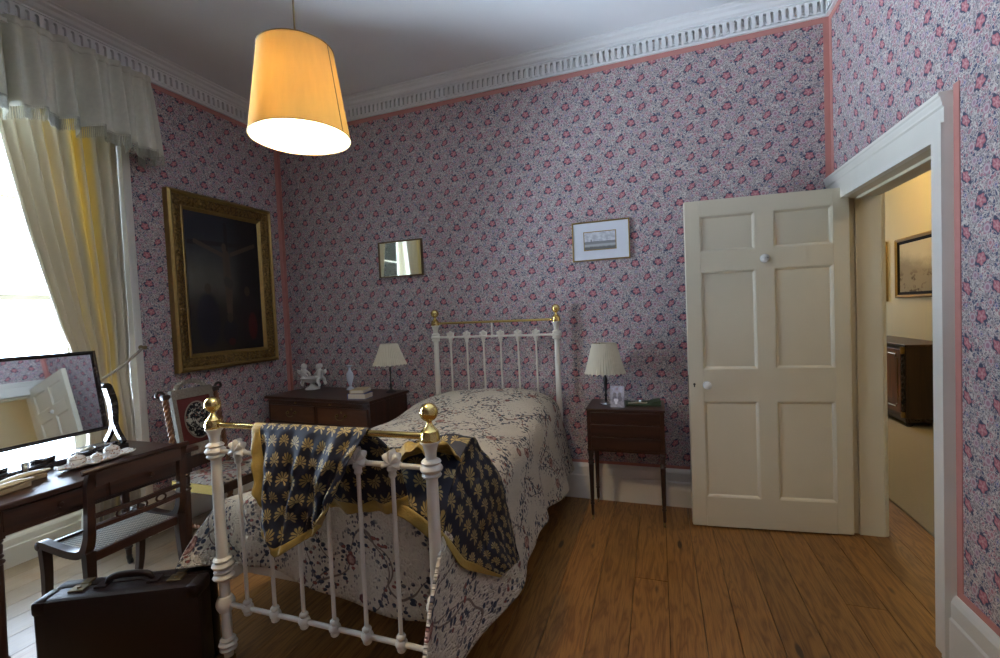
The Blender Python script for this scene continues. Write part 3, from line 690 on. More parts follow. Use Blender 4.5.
# ------------------------------------------------------------------ bed
BX0, BX1, FY, HY = -1.716, -0.729, 1.32, 3.235
bed = thing('bed', 'white iron single bedstead with brass knobs and top rails', 'bed', ((BX0 + BX1) / 2, (FY + HY) / 2, 0))
def ring(z, h, r, n=5):                                    # a rounded ring as profile points
    return [(r * 0.72 + r * 0.28 * math.sin(PI * k / (n - 1)), z - h / 2 + h * k / (n - 1)) for k in range(n)]
def make_post(x, y, foot):
    top = 0.985 if foot else 1.322; up = 0.892 if foot else 1.226
    pr = [(0.018, 0.035), (0.018, 0.055)] + ring(0.068, 0.02, 0.034) + ring(0.088, 0.02, 0.036) + ring(0.106, 0.014, 0.030) + [(0.0185, 0.115), (0.0195, 0.225)]
    pr += ring(0.256, 0.060, 0.036, 7) + [(0.0195, 0.289), (0.020, 0.352)]
    pr += ring(0.371, 0.024, 0.041) + ring(0.394, 0.022, 0.036) + ring(0.420, 0.030, 0.042) + ring(0.443, 0.016, 0.036) + [(0.0225, 0.453), (0.0195, up - 0.034)]
    pr += ring(up - 0.022, 0.02, 0.034) + ring(up, 0.030, 0.039) + ring(up + 0.022, 0.02, 0.034) + [(0.0185, up + 0.034), (0.0195, top - 0.038), (0.026, top - 0.014), (0.034, top - 0.006), (0.034, top)]
    p = MB().lathe(pr, (x, y, 0), 24).build('post', 'iron', bed, True)
    k = top
    kp = [(0.033, k), (0.034, k + 0.004), (0.033, k + 0.020), (0.029, k + 0.030), (0.030, k + 0.034), (0.021, k + 0.042), (0.011, k + 0.055), (0.0085, k + 0.062), (0.010, k + 0.066)]
    cz = k + 0.096; rb = 0.0315
    kp += [(rb * math.sin(a), cz - rb * math.cos(a)) for a in [0.35 + (PI - 0.35) * j / 12 for j in range(12)]] + [(0.0005, cz + rb)]
    o = MB().lathe(kp, (x, y, 0), 24).build('brass_knob', 'brass', p, True); o['label'] = 'polished brass ball finial'
    c_ = MB().lathe([(0.008, 0.032), (0.008, 0.040)], (x, y, 0), 12).lathe([(0.018, -0.010), (0.020, -0.006), (0.020, 0.006), (0.018, 0.010)], (x, y + 0.006, 0.0202), 16, 'x')
    c_.build('castor', 'brass_old', p, True)
    return p
for x in (BX0, BX1): make_post(x, FY, True)
HO = 0.028                                                 # headboard sits a little to the door side
for x in (BX0, BX1): make_post(x + HO, HY, False)
def hbar(name, z, y, r, mat, x0=BX0, x1=BX1):
    return MB().tube([(x0, y, z), (x1, y, z)], r, 14).build(name, mat, bed, True)
hbar('brass_rail', 0.999, FY, 0.0115, 'brass'); hbar('upper_rail', 0.892, FY, 0.0095, 'iron'); hbar('lower_rail', 0.256, FY, 0.0095, 'iron')
hbar('brass_rail', 1.338, HY, 0.0095, 'brass', BX0 + HO, BX1 + HO); hbar('upper_rail', 1.226, HY, 0.0085, 'iron', BX0 + HO, BX1 + HO); hbar('lower_rail', 0.40, HY, 0.0095, 'iron', BX0 + HO, BX1 + HO)
MB().lathe([(0.006, 1.215), (0.006, 1.336)], (-1.205, HY, 0), 10).lathe(ring(1.228, 0.03, 0.012), (-1.205, HY, 0), 12).build('short_spindle', 'iron', bed, True)
def shell_mb(x, y, z, w_, h_):                             # scallop shell casting
    mb = MB(); NU, NV = 56, 6
    def fn(u, t):
        a = (u - 0.5) * 2 * 1.95; rad = (1 + 0.16 * abs(math.cos(3.5 * a))) * t
        px = math.sin(a) * rad * w_; pz = math.cos(a) * rad * h_
        dome = 0.011 * math.sqrt(max(0, 1 - t ** 2.2)) + 0.006 * math.cos(7 * a) * t ** 0.7 + 0.004 * t
        return (x + px, y - 0.006 - dome, z + pz), (0, 0)
    mb.grid(NU, NV, fn)
    mb.grid(NU, NV, lambda u, t: ((lambda p: (p[0], 2 * y - p[1], p[2]))(fn(u, t)[0]), (0, 0)))
    rim = [fn(i / NU, 1.0)[0] for i in range(NU + 1)]
    vs = rim + [(p[0], 2 * y - p[1], p[2]) for p in rim]; n = NU + 1
    mb.add(vs, [(i, i + 1, n + i + 1, n + i) for i in range(NU)])
    return mb
for fy, zl, zu in ((FY, 0.256, 0.892), (HY, 0.40, 1.226)):
    for i in range(6):
        x = -1.594 + i * 0.1425 if fy == FY else -1.558 + i * 0.140
        sp = MB().lathe([(0.0075, zl), (0.0075, zu)], (x, fy, 0), 12).build('spindle', 'iron', bed, True)
        shell_mb(x, fy, zu + 0.006, 0.032 if fy == FY else 0.029, 0.041 if fy == FY else 0.036).lathe([(0.009, zu - 0.045), (0.015, zu - 0.036), (0.013, zu - 0.026), (0.019, zu - 0.014), (0.016, zu - 0.002)], (x, fy, 0), 14).build('shell_boss', 'iron', sp, True)
        if fy == FY:
            MB().lathe(ring(zl - 0.018, 0.018, 0.017) + ring(zl + 0.002, 0.030, 0.0225) + ring(zl + 0.026, 0.018, 0.017) + [(0.009, zl + 0.036)], (x, fy, 0), 16).build('collar', 'iron', sp, True)
for x in (BX0 + 0.012, BX1 - 0.012):
    MB().box(x - 0.006, x + 0.006, FY + 0.02, HY - 0.02, 0.345, 0.40).build('side_rail', 'iron', bed)
MB().box(BX0 + 0.03, BX1 - 0.03, FY + 0.080, FY + 0.090, 0.345, 0.405).build('end_rail', 'iron', bed)
MB().box(BX0 + 0.03, BX1 - 0.03, FY + 0.09, HY - 0.03, 0.395, 0.41).build('bed_base', 'iron', bed)
MB().bbox(BX0 + 0.035, BX1 - 0.035, FY + 0.105, HY - 0.03, 0.412, 0.655, 0.05).build('mattress', 'mattress', bed, True)

# bedspread: one cloth with a top, two long side falls and a short fall inside the foot rail
qt = thing('bedspread', 'cream quilted bedspread printed with trailing flowers over the bed', 'bedspread', (-1.22, 2.28, 0.75))
QX0, QX1, QY0, QY1 = -1.715, -0.735, 1.415, 3.205
def top_z(x, y):
    z = 0.735 + 0.02 * sstep(1.5, 2.4, y)
    cx = (x - (QX0 + QX1) / 2) / ((QX1 - QX0) / 2)
    z += (0.085 + 0.02 * math.sin(x * 5)) * sstep(2.45, 2.95, y) * (1 - 0.35 * cx * cx) * (1 - 0.35 * sstep(3.05, 3.21, y))
    z += 0.006 * math.sin(x * 9 + y * 5) + 0.005 * math.sin(y * 11 - x * 4)
    z -= 0.055 * abs(cx) ** 4 + 0.03 * sstep(1.62, 1.415, y)
    return z
rq = random.Random(11); fp = [rq.uniform(0, 6.28) for _ in range(10)]
def fall(side, y, d):                                      # side -1 left, 1 right; d = arclength below edge
    ex = QX0 if side < 0 else QX1; z0 = top_z(ex, y)
    if side > 0: ln = z0 - (0.235 + 0.02 * math.sin(y * 6)); out = 0.075 + 0.045 * sstep(1.42, 1.75, y)
    else: ln = z0 - (0.13 + 0.02 * math.sin(y * 5 + 1)); out = 0.16
    t = d
    rnd_ = 0.032
    z = z0 - ln * (t - 0.06 * math.sin(PI * t) * (1 if side < 0 else 0.2))
    x = rnd_ * (1 - math.exp(-t * 12)) + (out - rnd_) * t ** (0.9 if side < 0 else 1.2)
    fold = math.sin(y * 13 + fp[0]) * 0.55 + math.sin(y * 23 + fp[1]) * 0.3 + math.sin(y * 7.3 + fp[2]) * 0.4
    x += 0.030 * t * fold * (1 if side > 0 else 0.6)
    fwd = 0.36 * t ** 0.55 if side > 0 else 0.03 * t
    yy = y - fwd * sstep(1.95, QY0, y)
    return (ex + side * x, yy, z)
NS, NT = 56, 110
LEDGE = [(QX0, QY0, top_z(QX0, QY0)), (-1.800, 1.400, 0.638), (-1.868, 1.358, 0.548), (-1.900, 1.302, 0.462), (-1.905, 1.258, 0.402)]
def ledge(t):
    f_ = min(t * 4, 3.9999); i = int(f_); q = f_ - i; P_ = LEDGE
    a, b, c_, d_ = P_[max(i - 1, 0)], P_[i], P_[i + 1], P_[min(i + 2, 4)]
    return tuple(0.5 * (2 * b[j] + (c_[j] - a[j]) * q + (2 * a[j] - 5 * b[j] + 4 * c_[j] - d_[j]) * q * q + (3 * b[j] - a[j] - 3 * c_[j] + d_[j]) * q ** 3) for j in range(3))
def q_main(u, t):
    y = QY0 + (QY1 - QY0) * t
    hang = 0.50; wd = QX1 - QX0; s = -hang + u * (wd + 2 * hang)
    if s < 0:
        p = fall(-1, y, -s / hang); q = ledge(-s / hang); k = sstep(QY0, 1.80, y)
        q = (q[0], q[1] + (y - QY0), q[2]); p = tuple(q[j] + (p[j] - q[j]) * k for j in range(3))
    elif s > wd: p = fall(1, y, (s - wd) / hang)
    else:
        x = QX0 + s; p = (x, y, top_z(x, y))
    return p, (s, y)
mb = MB().grid(NS * 3, NT, q_main)
def q_foot(u, t):                                          # foot fall between the posts
    x = QX0 + 0.055 + (QX1 - QX0 - 0.11) * u
    z0 = top_z(x, QY0); ln = z0 - (0.385 - 0.085 * sstep(0.10, 0.75, u))
    if t < 0.12: a = t / 0.12 * PI / 2; y = QY0 - 0.025 * math.sin(a); z = z0 - 0.02 * (1 - math.cos(a))
    else: y = QY0 - 0.025 + 0.012 * math.sin(x * 16 + 1) * t; z = z0 - 0.02 - (ln - 0.02) * (t - 0.12) / 0.88
    return (x, y, z), (x - QX0, QY0 - t * ln * 1.0)
mb.grid(50, 26, q_foot)
def q_corner(u, t):                                        # cloth turning the corner past the foot post
    a, uv_ = q_foot(0.0, t); b = ledge(t); w_ = u * u * (3 - 2 * u) * 0.4 + u * 0.6
    x = a[0] + (b[0] - a[0]) * u; y = a[1] + (b[1] - a[1]) * u ** 1.6; z = a[2] + (b[2] - a[2]) * w_
    y = max(y, 1.378) if x > -1.79 else y
    return (x, y, z), (uv_[0] - 0.26 * u, uv_[1])
mb.grid(22, 26, q_corner)
mb.build('quilt', 'quilt', qt, True, True, solid=0.012)

# shawl over foot rail
sh = thing('shawl', 'navy brocade shawl with gold flower heads draped over foot rail', 'shawl', (-1.2, 1.4, 0.8))
def net(rows, u, t):                                       # smooth interpolation through a net of points
    def cr(P_, k):
        n = len(P_) - 1; f_ = min(k * n, n - 1e-6); i = int(f_); q = f_ - i
        a = P_[max(i - 1, 0)]; b = P_[i]; c_ = P_[i + 1]; d_ = P_[min(i + 2, n)]
        return tuple(0.5 * (2 * b[j] + (c_[j] - a[j]) * q + (2 * a[j] - 5 * b[j] + 4 * c_[j] - d_[j]) * q * q + (3 * b[j] - a[j] - 3 * c_[j] + d_[j]) * q ** 3) for j in range(3))
    return cr([cr(r_, u) for r_ in rows], t)
top_e = [(0, -1.487), (1, -0.955)]
def flapA(u, t):
    xt = -1.485 + 0.515 * u
    bx = polyl([(0, -1.415), (0.32, -1.318), (0.72, -1.150), (1, -1.075)], u); bz = polyl([(0, 0.690), (0.32, 0.560), (0.72, 0.655), (1, 0.76)], u)
    if t < 0.10:                                           # over the rail
        a = -0.9 + (PI / 2 + 0.9) * (t / 0.10); x = xt; y = FY - 0.0165 * math.sin(a); z = 0.999 + 0.0165 * math.cos(a)
        f_ = 0.0
    else:
        k = (t - 0.10) / 0.90; x = xt + (bx - xt) * k ** 0.85; z = 0.999 + (bz - 0.999) * k; y = FY - 0.0165 - 0.02 * math.sin(k * PI * 0.6)
        f_ = k
    fold = math.sin(u * 24 + 1.2 + 2.5 * t) * 0.55 + math.sin(u * 41 + 3 * t) * 0.3 + math.sin(u * 11 - 2.2 * t) * 0.5
    fold += 0.9 * noise.noise(Vector((u * 6.0, t * 4.0, 7.7))) + 0.5 * noise.noise(Vector((u * 14.0 + 4 * t, t * 7.0, 2.2)))
    y -= (0.004 + 0.034 * f_ ** 0.8) * (fold + 1.5) * (0.25 if t < 0.1 else 1)
    return (x, y, z), (u * 0.60, 0.05 - t * (0.999 - bz + 0.03))
A_ROWS = flapA
Bk = [[(-1.485, 1.337, 0.988), (-1.30, 1.337, 0.990), (-1.12, 1.337, 0.990), (-0.97, 1.337, 0.990)],
      [(-1.48, 1.355, 0.90), (-1.30, 1.358, 0.90), (-1.10, 1.360, 0.90), (-0.91, 1.365, 0.93)],
      [(-1.46, 1.362, 0.78), (-1.28, 1.366, 0.80), (-1.06, 1.368, 0.80), (-0.88, 1.372, 0.84)],
      [(-1.42, 1.366, 0.71), (-1.22, 1.370, 0.685), (-1.02, 1.374, 0.685), (-0.86, 1.378, 0.72)]]
def backB(u, t):
    p = net(Bk, u, t); w_ = 0.010 * math.sin(u * 23 + t * 5) * t + 0.006 * math.sin(u * 40 - t * 9)
    return (p[0], p[1] + w_ * 0.6, p[2] + w_ * 0.5), (0.1 + u * 0.6, 0.05 + t * 0.33)
Cn = [[(-1.14, 1.378, 0.700), (-0.92, 1.374, 0.690), (-0.760, 1.352, 0.625), (-0.69, 1.40, 0.52), (-0.66, 1.52, 0.43), (-0.65, 1.63, 0.355)],
      [(-1.14, 1.425, 0.790), (-0.95, 1.42, 0.800), (-0.745, 1.40, 0.740), (-0.68, 1.46, 0.60), (-0.66, 1.57, 0.46), (-0.65, 1.68, 0.350)],
      [(-1.14, 1.46, 0.825), (-0.96, 1.48, 0.855), (-0.755, 1.48, 0.830), (-0.68, 1.55, 0.67), (-0.66, 1.64, 0.49), (-0.65, 1.73, 0.340)],
      [(-1.14, 1.48, 0.855), (-0.95, 1.53, 0.890), (-0.78, 1.60, 0.900), (-0.68, 1.65, 0.73), (-0.66, 1.72, 0.51), (-0.65, 1.78, 0.33)],
      [(-1.14, 1.52, 0.800), (-0.94, 1.60, 0.825), (-0.78, 1.69, 0.890), (-0.68, 1.76, 0.73), (-0.66, 1.80, 0.50), (-0.65, 1.81, 0.32)],
      [(-1.14, 1.54, 0.755), (-0.94, 1.66, 0.765), (-0.79, 1.76, 0.800), (-0.69, 1.86, 0.68), (-0.66, 1.87, 0.50), (-0.65, 1.83, 0.33)]]
def side_x(y, z):                                          # outer face of the right fall at a height
    z0 = top_z(QX1, y); t = max(0.0, min(1.0, (z0 - z) / (z0 - 0.235))); out = 0.075 + 0.045 * sstep(1.42, 1.75, y)
    return QX1 + 0.032 * (1 - math.exp(-t * 12)) + (out - 0.032) * t ** 1.2 + 0.030 * t * 0.9
def heapC(u, t):
    p = net(Cn, u, t)
    nz = noise.noise(Vector((u * 5.0, t * 4.0, 3.3))) * 0.9 + noise.noise(Vector((u * 11.0 + 3 * t, t * 8.0, 1.1))) * 0.55
    ridge = abs(math.sin(t * 9 + u * 5 + 1.5 * nz)) ** 0.7
    w_ = 0.022 * (nz * 0.6 + ridge - 0.4) * sstep(0.0, 0.12, t)
    x = p[0] + w_ * (0.2 + 0.5 * u)
    if u > 0.42: x = max(x, side_x(p[1], p[2]) + 0.010 + 0.6 * max(0, w_))
    return (x, p[1] - 0.3 * w_, p[2] + w_ * (1 - 0.6 * u)), (0.2 + u * 0.95, 0.9 + t * 0.50)
def split(fn, nu, nv, edge):                               # cloth grid and its gold border strip
    cl, bo = MB(), MB()
    for inside, mb_ in ((True, cl), (False, bo)):
        vs, us = [], []
        for j in range(nv + 1):
            for i in range(nu + 1):
                p, q = fn(i / nu, j / nv); vs.append(p); us.append(q)
        W = nu + 1
        fs = [(j * W + i, j * W + i + 1, (j + 1) * W + i + 1, (j + 1) * W + i) for j in range(nv) for i in range(nu) if edge((i + .5) / nu, (j + .5) / nv) != inside]
        mb_.add(vs, fs, us)
    return cl, bo
ca, ba = split(flapA, 90, 60, lambda u, t: u < 0.075 or (t > 0.925))
cb, bb = split(backB, 50, 24, lambda u, t: t > 0.86)
cc_, bc = split(heapC, 90, 60, lambda u, t: t < 0.085)
for extra in (cb, cc_): ca.add(extra.v, extra.f, extra.uv)
for extra in (bb, bc): ba.add(extra.v, extra.f, extra.uv)
# a turned-back bunch of the gold border beside the post
Gn = [[(-0.95, 1.385, 0.865), (-0.88, 1.375, 0.915), (-0.82, 1.375, 0.955), (-0.765, 1.38, 0.93)],
      [(-0.95, 1.42, 0.895), (-0.88, 1.43, 0.955), (-0.81, 1.44, 0.950), (-0.74, 1.44, 0.955)],
      [(-0.94, 1.46, 0.87), (-0.87, 1.48, 0.925), (-0.79, 1.49, 0.940), (-0.72, 1.50, 0.905)],
      [(-0.93, 1.50, 0.85), (-0.86, 1.52, 0.875), (-0.78, 1.54, 0.880), (-0.71, 1.55, 0.845)]]
def bunch(u, t):
    p = net(Gn, u, t); w_ = 0.009 * math.sin(u * 19 + t * 7) + 0.006 * math.sin(t * 23 - u * 9)
    return (p[0], p[1], p[2] + w_ - 0.02), (u, t)
ba.grid(24, 20, bunch)
def clean(mb_):                                            # drop vertices no face uses
    used = sorted({i for f in mb_.f for i in f}); mp = {o: n for n, o in enumerate(used)}
    mb_.v = [mb_.v[i] for i in used]; mb_.uv = [mb_.uv[i] for i in used]; mb_.f = [tuple(mp[i] for i in f) for f in mb_.f]; return mb_
clean(ca).build('brocade', 'shawl', sh, True, True, solid=0.003)
o = clean(ba).build('gold_border', 'goldsilk', sh, True, True, solid=0.0036); o['label'] = 'plain gold silk border'

# ------------------------------------------------------------------ pendant lamp
PX, PYY = -1.10, 1.22
pen = thing('pendant_lamp', 'lit yellow drum shade hanging from the ceiling on a cord', 'lamp', (PX, PYY, CE))
r0, r1, z0, z1 = 0.157, 0.117, 2.008, 2.293
o = MB().grid(64, 6, lambda u, t: ((PX + (r0 + (r1 - r0) * t) * math.cos(2 * PI * u), PYY + (r0 + (r1 - r0) * t) * math.sin(2 * PI * u), z0 + (z1 - z0) * t), (u, t))).build('lamp_shade', 'shade', pen, True, weld=True)
M['lining'] = shade('shade_lining', (0.80, 0.78, 0.72), 0.40, (0.80, 0.74, 0.62))
MB().grid(64, 6, lambda u, t: ((PX + (r0 - .002 + (r1 - r0) * t) * math.cos(2 * PI * u), PYY + (r0 - .002 + (r1 - r0) * t) * math.sin(2 * PI * u), z0 + .001 + (z1 - z0 - .002) * t), (u, t))).build('shade_lining', 'lining', o, True, weld=True)
sm = math.radians(5)
for q in ((r0 + .001, z0), (r1 + .001, z1)):
    MB().tube([(PX + q[0] * math.cos(2 * PI * k / 48), PYY + q[0] * math.sin(2 * PI * k / 48), q[1]) for k in range(48)], 0.0016, 6, closed=True).build('rim', 'brass_old', o)
MB().tube([(PX + (r0 + .001) * math.cos(sm), PYY + (r0 + .001) * math.sin(sm), z0), (PX + (r1 + .001) * math.cos(sm), PYY + (r1 + .001) * math.sin(sm), z1)], 0.0014, 6).build('seam', 'brass_old', o)
mb = MB().tube([(PX, PYY, CE - 0.02), (PX, PYY, 2.28)], 0.0032, 8); mb.build('cord', 'brass_old', pen)
MB().lathe([(0.045, CE), (0.045, CE - 0.012), (0.02, CE - 0.03), (0.006, CE - 0.035)], (PX, PYY, 0), 20).build('ceiling_rose', 'ceramic', pen, True)
MB().lathe([(0.016, 2.225), (0.018, 2.23), (0.018, 2.28), (0.006, 2.295)], (PX, PYY, 0), 16).build('bulb_holder', 'black', pen, True)
mb = MB()
for a in (0, 2.094, 4.189): mb.tube([(PX, PYY, 2.285), (PX + r1 * math.cos(a), PYY + r1 * math.sin(a), z1 - 0.002)], 0.0014, 6)
mb.build('shade_spider', 'brass_old', pen)
MB().sphere((PX, PYY, 2.185), 0.034, 16, 1.15).build('bulb', 'bulb', pen, True)
bl = bpy.data.lights.new('bulb_light', 'POINT'); bl.energy = 40; bl.color = (1.0, 0.74, 0.40); bl.shadow_soft_size = 0.045
bo = bpy.data.objects.new('bulb_light', bl); COL.objects.link(bo); bo.location = (PX, PYY, 2.10); bo.parent = pen; bo.matrix_parent_inverse = parent_world(pen).inverted()

# ------------------------------------------------------------------ chest of drawers
th = 0.084; CW, CD, CH = 1.098, 0.487, 0.801
CM = Matrix.Translation((-1.988, 2.733, 0)) @ Matrix.Rotation(-th, 4, 'Z')   # local x from -CW to 0, y from 0 (front) to CD
ch = thing('chest_of_drawers', 'dark mahogany chest of drawers in the corner beside the bed', 'chest', tuple(CM @ Vector((-CW / 2, CD / 2, 0))))
def cb_(name, mat, parent, *boxes, b=0.003):
    mb = MB()
    for q in boxes: mb.bbox(*q, b) if b else mb.box(*q)
    return mb.move(CM).build(name, mat, parent)
cb_('top', 'mahog_x', ch, (-CW, 0, 0, CD, CH - 0.022, CH), b=0.005)
cb_('carcass', 'mahog_z', ch, (-CW + 0.02, -0.02, 0.022, CD - 0.01, 0.10, CH - 0.022))
cb_('brushing_slide', 'mahog_x', ch, (-CW + 0.03, -0.03, 0.014, 0.03, CH - 0.052, CH - 0.030), b=0.002)
for xx in (-CW * 0.35, -CW * 0.68):
    MB().lathe([(0.004, 0), (0.004, -0.008), (0.009, -0.012), (0.007, -0.019), (0.001, -0.021)], (xx, 0.014, CH - 0.041), 10, 'y').move(CM).build('slide_knob', 'brass_old', ch, True)
def drawer(x0, x1, z0_, z1_, nh):
    d_ = cb_('drawer', 'drawer', ch, (x0, x1, 0.016, 0.04, z0_, z1_), b=0.003)
    mbk = MB()
    for xa, xb in ((x0, x0 + 0.006), (x1 - 0.006, x1)): mbk.box(xa, xb, 0.012, 0.017, z0_, z1_)
    for za, zb in ((z0_, z0_ + 0.006), (z1_ - 0.006, z1_)): mbk.box(x0 + .006, x1 - .006, 0.012, 0.017, za, zb)
    mbk.move(CM).build('cock_bead', 'mahog_x', d_)
    zc = (z0_ + z1_) / 2
    for k in range(nh):
        xc = x0 + (x1 - x0) * ((k + 0.5) / nh if nh == 1 else (0.22 if k == 0 else 0.78)); h_ = MB()
        for s_ in (-1, 1):
            h_.lathe([(0.014, 0.016), (0.014, 0.012), (0.005, 0.010), (0.005, 0.0), (0.007, -0.004), (0.001, -0.006)], (xc + s_ * 0.04, 0, zc + 0.01), 12, 'y')
        h_.tube(bez([(xc - 0.04, -0.001, zc + 0.01), (xc - 0.045, -0.010, zc - 0.03), (xc + 0.045, -0.010, zc - 0.03), (xc + 0.04, -0.001, zc + 0.01)], 12), 0.0035, 6)
        h_.move(CM).build('bail_handle', 'brass_old', d_, True)
        MB().lathe([(0.009, 0.016), (0.009, 0.013), (0.002, 0.0125)], (xc, 0, zc + 0.035), 10, 'y').move(CM).build('escutcheon', 'brass_old', d_)
drawer(-CW + 0.04, -CW / 2 - 0.01, 0.60, 0.735, 1); drawer(-CW / 2 + 0.01, -0.04, 0.60, 0.735, 1)
drawer(-CW + 0.04, -0.04, 0.43, 0.585, 2); drawer(-CW + 0.04, -0.04, 0.13, 0.415, 2)
for xx in (-CW + 0.025, -0.125):
    for yy in (0.025, CD - 0.09): cb_('bracket_foot', 'mahog_z', ch, (xx, xx + 0.10, yy, yy + 0.07, 0, 0.10))
def on_chest(fx, fy): return CM @ Vector((fx, fy, CH))
# figurine: two cherubs holding a shell bowl
P0 = Vector((-2.900, 3.180, CH)); fg = thing('figurine', 'white porcelain figurine of two cherubs flanking a footed bowl', 'figurine', tuple(P0))
MB().lathe([(0.062, 0), (0.064, 0.006), (0.055, 0.014), (0.028, 0.028), (0.018, 0.045), (0.022, 0.055), (0.055, 0.066), (0.085, 0.085), (0.098, 0.105), (0.092, 0.106), (0.06, 0.088), (0.001, 0.082)], tuple(P0), 24).build('bowl', 'parian', fg, True)
def cherub(sx_):
    m = MB(); X0 = P0.x + sx_ * 0.088; Y0 = P0.y; Zb = P0.z
    sk = lambda pts, rads: m.tube(crm([(X0 + sx_ * a, Y0 + b, Zb + c_) for a, b, c_ in pts], 4), [rads[min(len(rads) - 1, i // 4)] for i in range(4 * (len(pts) - 1) + 1)], 10)
    sk([(0.0, 0, 0.095), (0.004, 0, 0.12), (0.004, -0.004, 0.15), (-0.004, -0.004, 0.172), (-0.006, -0.004, 0.18)], [0.018, 0.024, 0.025, 0.017, 0.010])
    m.sphere((X0 - sx_ * 0.008, Y0 - 0.005, Zb + 0.200), 0.0225, 14, 1.1)
    m.sphere((X0 - sx_ * 0.000, Y0 + 0.004, Zb + 0.207), 0.0225, 12, 0.9)
    sk([(0.0, -0.014, 0.166), (-0.020, -0.022, 0.148), (-0.036, -0.02, 0.135), (-0.05, -0.01, 0.118)], [0.009, 0.008, 0.007, 0.006])
    sk([(0.002, 0.014, 0.166), (-0.015, 0.024, 0.150), (-0.035, 0.024, 0.135), (-0.05, 0.016, 0.118)], [0.009, 0.008, 0.007, 0.006])
    sk([(0.004, -0.010, 0.105), (-0.010, -0.022, 0.085), (0.000, -0.022, 0.060), (0.010, -0.02, 0.040), (0.0, -0.024, 0.036)], [0.015, 0.013, 0.010, 0.008, 0.008])
    sk([(0.006, 0.010, 0.105), (0.024, 0.016, 0.090), (0.036, 0.014, 0.066), (0.048, 0.012, 0.052), (0.04, 0.008, 0.046)], [0.015, 0.013, 0.010, 0.008, 0.008])
    for s2 in (-1, 1): m.add([(X0 + sx_ * a, Y0 + s2 * b, Zb + c_) for a, b, c_ in ((0.018, 0.006, 0.165), (0.050, 0.022, 0.178), (0.052, 0.026, 0.150), (0.036, 0.016, 0.128), (0.022, 0.010, 0.150))], [(0, 1, 2, 4), (2, 3, 4)])
    o_ = m.build('cherub', 'parian', fg, True, solid=0.004)
cherub(-1); cherub(1)
# slim vase
P1 = Vector((-2.505, 3.19, CH))
tag(MB().lathe([(0.034, 0), (0.036, 0.005), (0.030, 0.012), (0.012, 0.026), (0.010, 0.036), (0.016, 0.05), (0.027, 0.085), (0.031, 0.115), (0.028, 0.140), (0.014, 0.160), (0.009, 0.175), (0.010, 0.190), (0.022, 0.203), (0.028, 0.207), (0.024, 0.208), (0.008, 0.19)], tuple(P1), 24).build('vase', 'opal', None, True), 'slim pale blue-white vase on the chest of drawers', 'vase')
# books
def book(cx, cy, z, lx, ly, hz, rot, cover, label):
    b_ = thing('book', label, 'book', (cx, cy, z), 'books stacked on the chest'); m = Matrix.Translation((cx, cy, z)) @ Matrix.Rotation(rot, 4, 'Z')
    t_ = 0.003
    MB().box(-lx / 2, lx / 2, -ly / 2, ly / 2, 0, t_).box(-lx / 2, lx / 2, -ly / 2, ly / 2, hz - t_, hz).box(-lx / 2 - 0.003, -lx / 2 + t_, -ly / 2, ly / 2, 0, hz).move(m).build('cover', cover, b_)
    MB().box(-lx / 2 + t_, lx / 2 - 0.004, -ly / 2 + 0.004, ly / 2 - 0.004, t_, hz - t_).move(m).build('pages', 'paperpage', b_)
book(-2.155, 2.855, CH, 0.15, 0.115, 0.042, 0.10, 'bookblue', 'blue cloth bound book at the bottom of the small pile')
book(-2.165, 2.875, CH + 0.0425, 0.105, 0.150, 0.026, 0.22, 'booktan', 'buff covered book lying on top of the blue one')
# stick lamps
def table_lamp(base, hs, zs0, zs1, rb, rt, label, tilt=0.0, stem='black', drip=False):
    t = thing('table_lamp', label, 'lamp', tuple(base), 'bedside stick lamps'); x, y, z = base
    MB().lathe([(0.042, 0), (0.044, 0.004), (0.040, 0.010), (0.022, 0.018), (0.010, 0.026)], (x, y, z), 20).build('lamp_base', stem if not drip else 'silver', t, True)
    MB().lathe([(0.009, 0.024), (0.007, 0.05), (0.012, 0.06), (0.0055, 0.072), (0.0055 if not drip else 0.013, (hs) * 0.62), (0.008 if not drip else 0.015, hs * 0.72), (0.005, hs * 0.85), (0.010, hs), (0.010, hs + 0.05), (0.002, hs + 0.052)], (x, y, z), 14).build('stem', stem, t, True)
    NP = 44
    def fn(u, q):
        a = 2 * PI * u; r_ = rb + (rt - rb) * q ** 0.92; r_ *= 1 + (0.030 * math.cos(NP * a) * (1 - 0.3 * q))
        zz = zs0 + (zs1 - zs0) * q - (0.006 * abs(math.sin(NP / 4 * a)) if q < 0.02 else 0)
        return (x + r_ * math.cos(a), y + r_ * math.sin(a), z + zz), (u, q)
    s_ = MB().grid(NP * 6, 6, fn).build('lamp_shade', 'pleat', t, True, weld=True)
    m = MB()
    for k in range(NP // 2):
        a = 2 * PI * (k + .5) / (NP // 2); m.sphere((x + (rb + .001) * math.cos(a), y + (rb + .001) * math.sin(a), z + zs0 - 0.004), 0.0065, 6, 1.3)
    m.build('scalloped_trim', 'pleat', s_, True)['kind'] = 'stuff'
    m = MB()
    for a in (0, 2.094, 4.189): m.tube([(x, y, z + hs + 0.045), (x + rt * math.cos(a), y + rt * math.sin(a), z + zs1 - 0.003)], 0.0015, 6)
    m.build('shade_carrier', 'brass_old', t)
    return t
lp = on_chest(-0.155, 0.37)
table_lamp((-2.045, 3.105, CH), 0.255, 0.230, 0.392, 0.130, 0.068, 'pleated cream table lamp on a black stem on the chest of drawers')

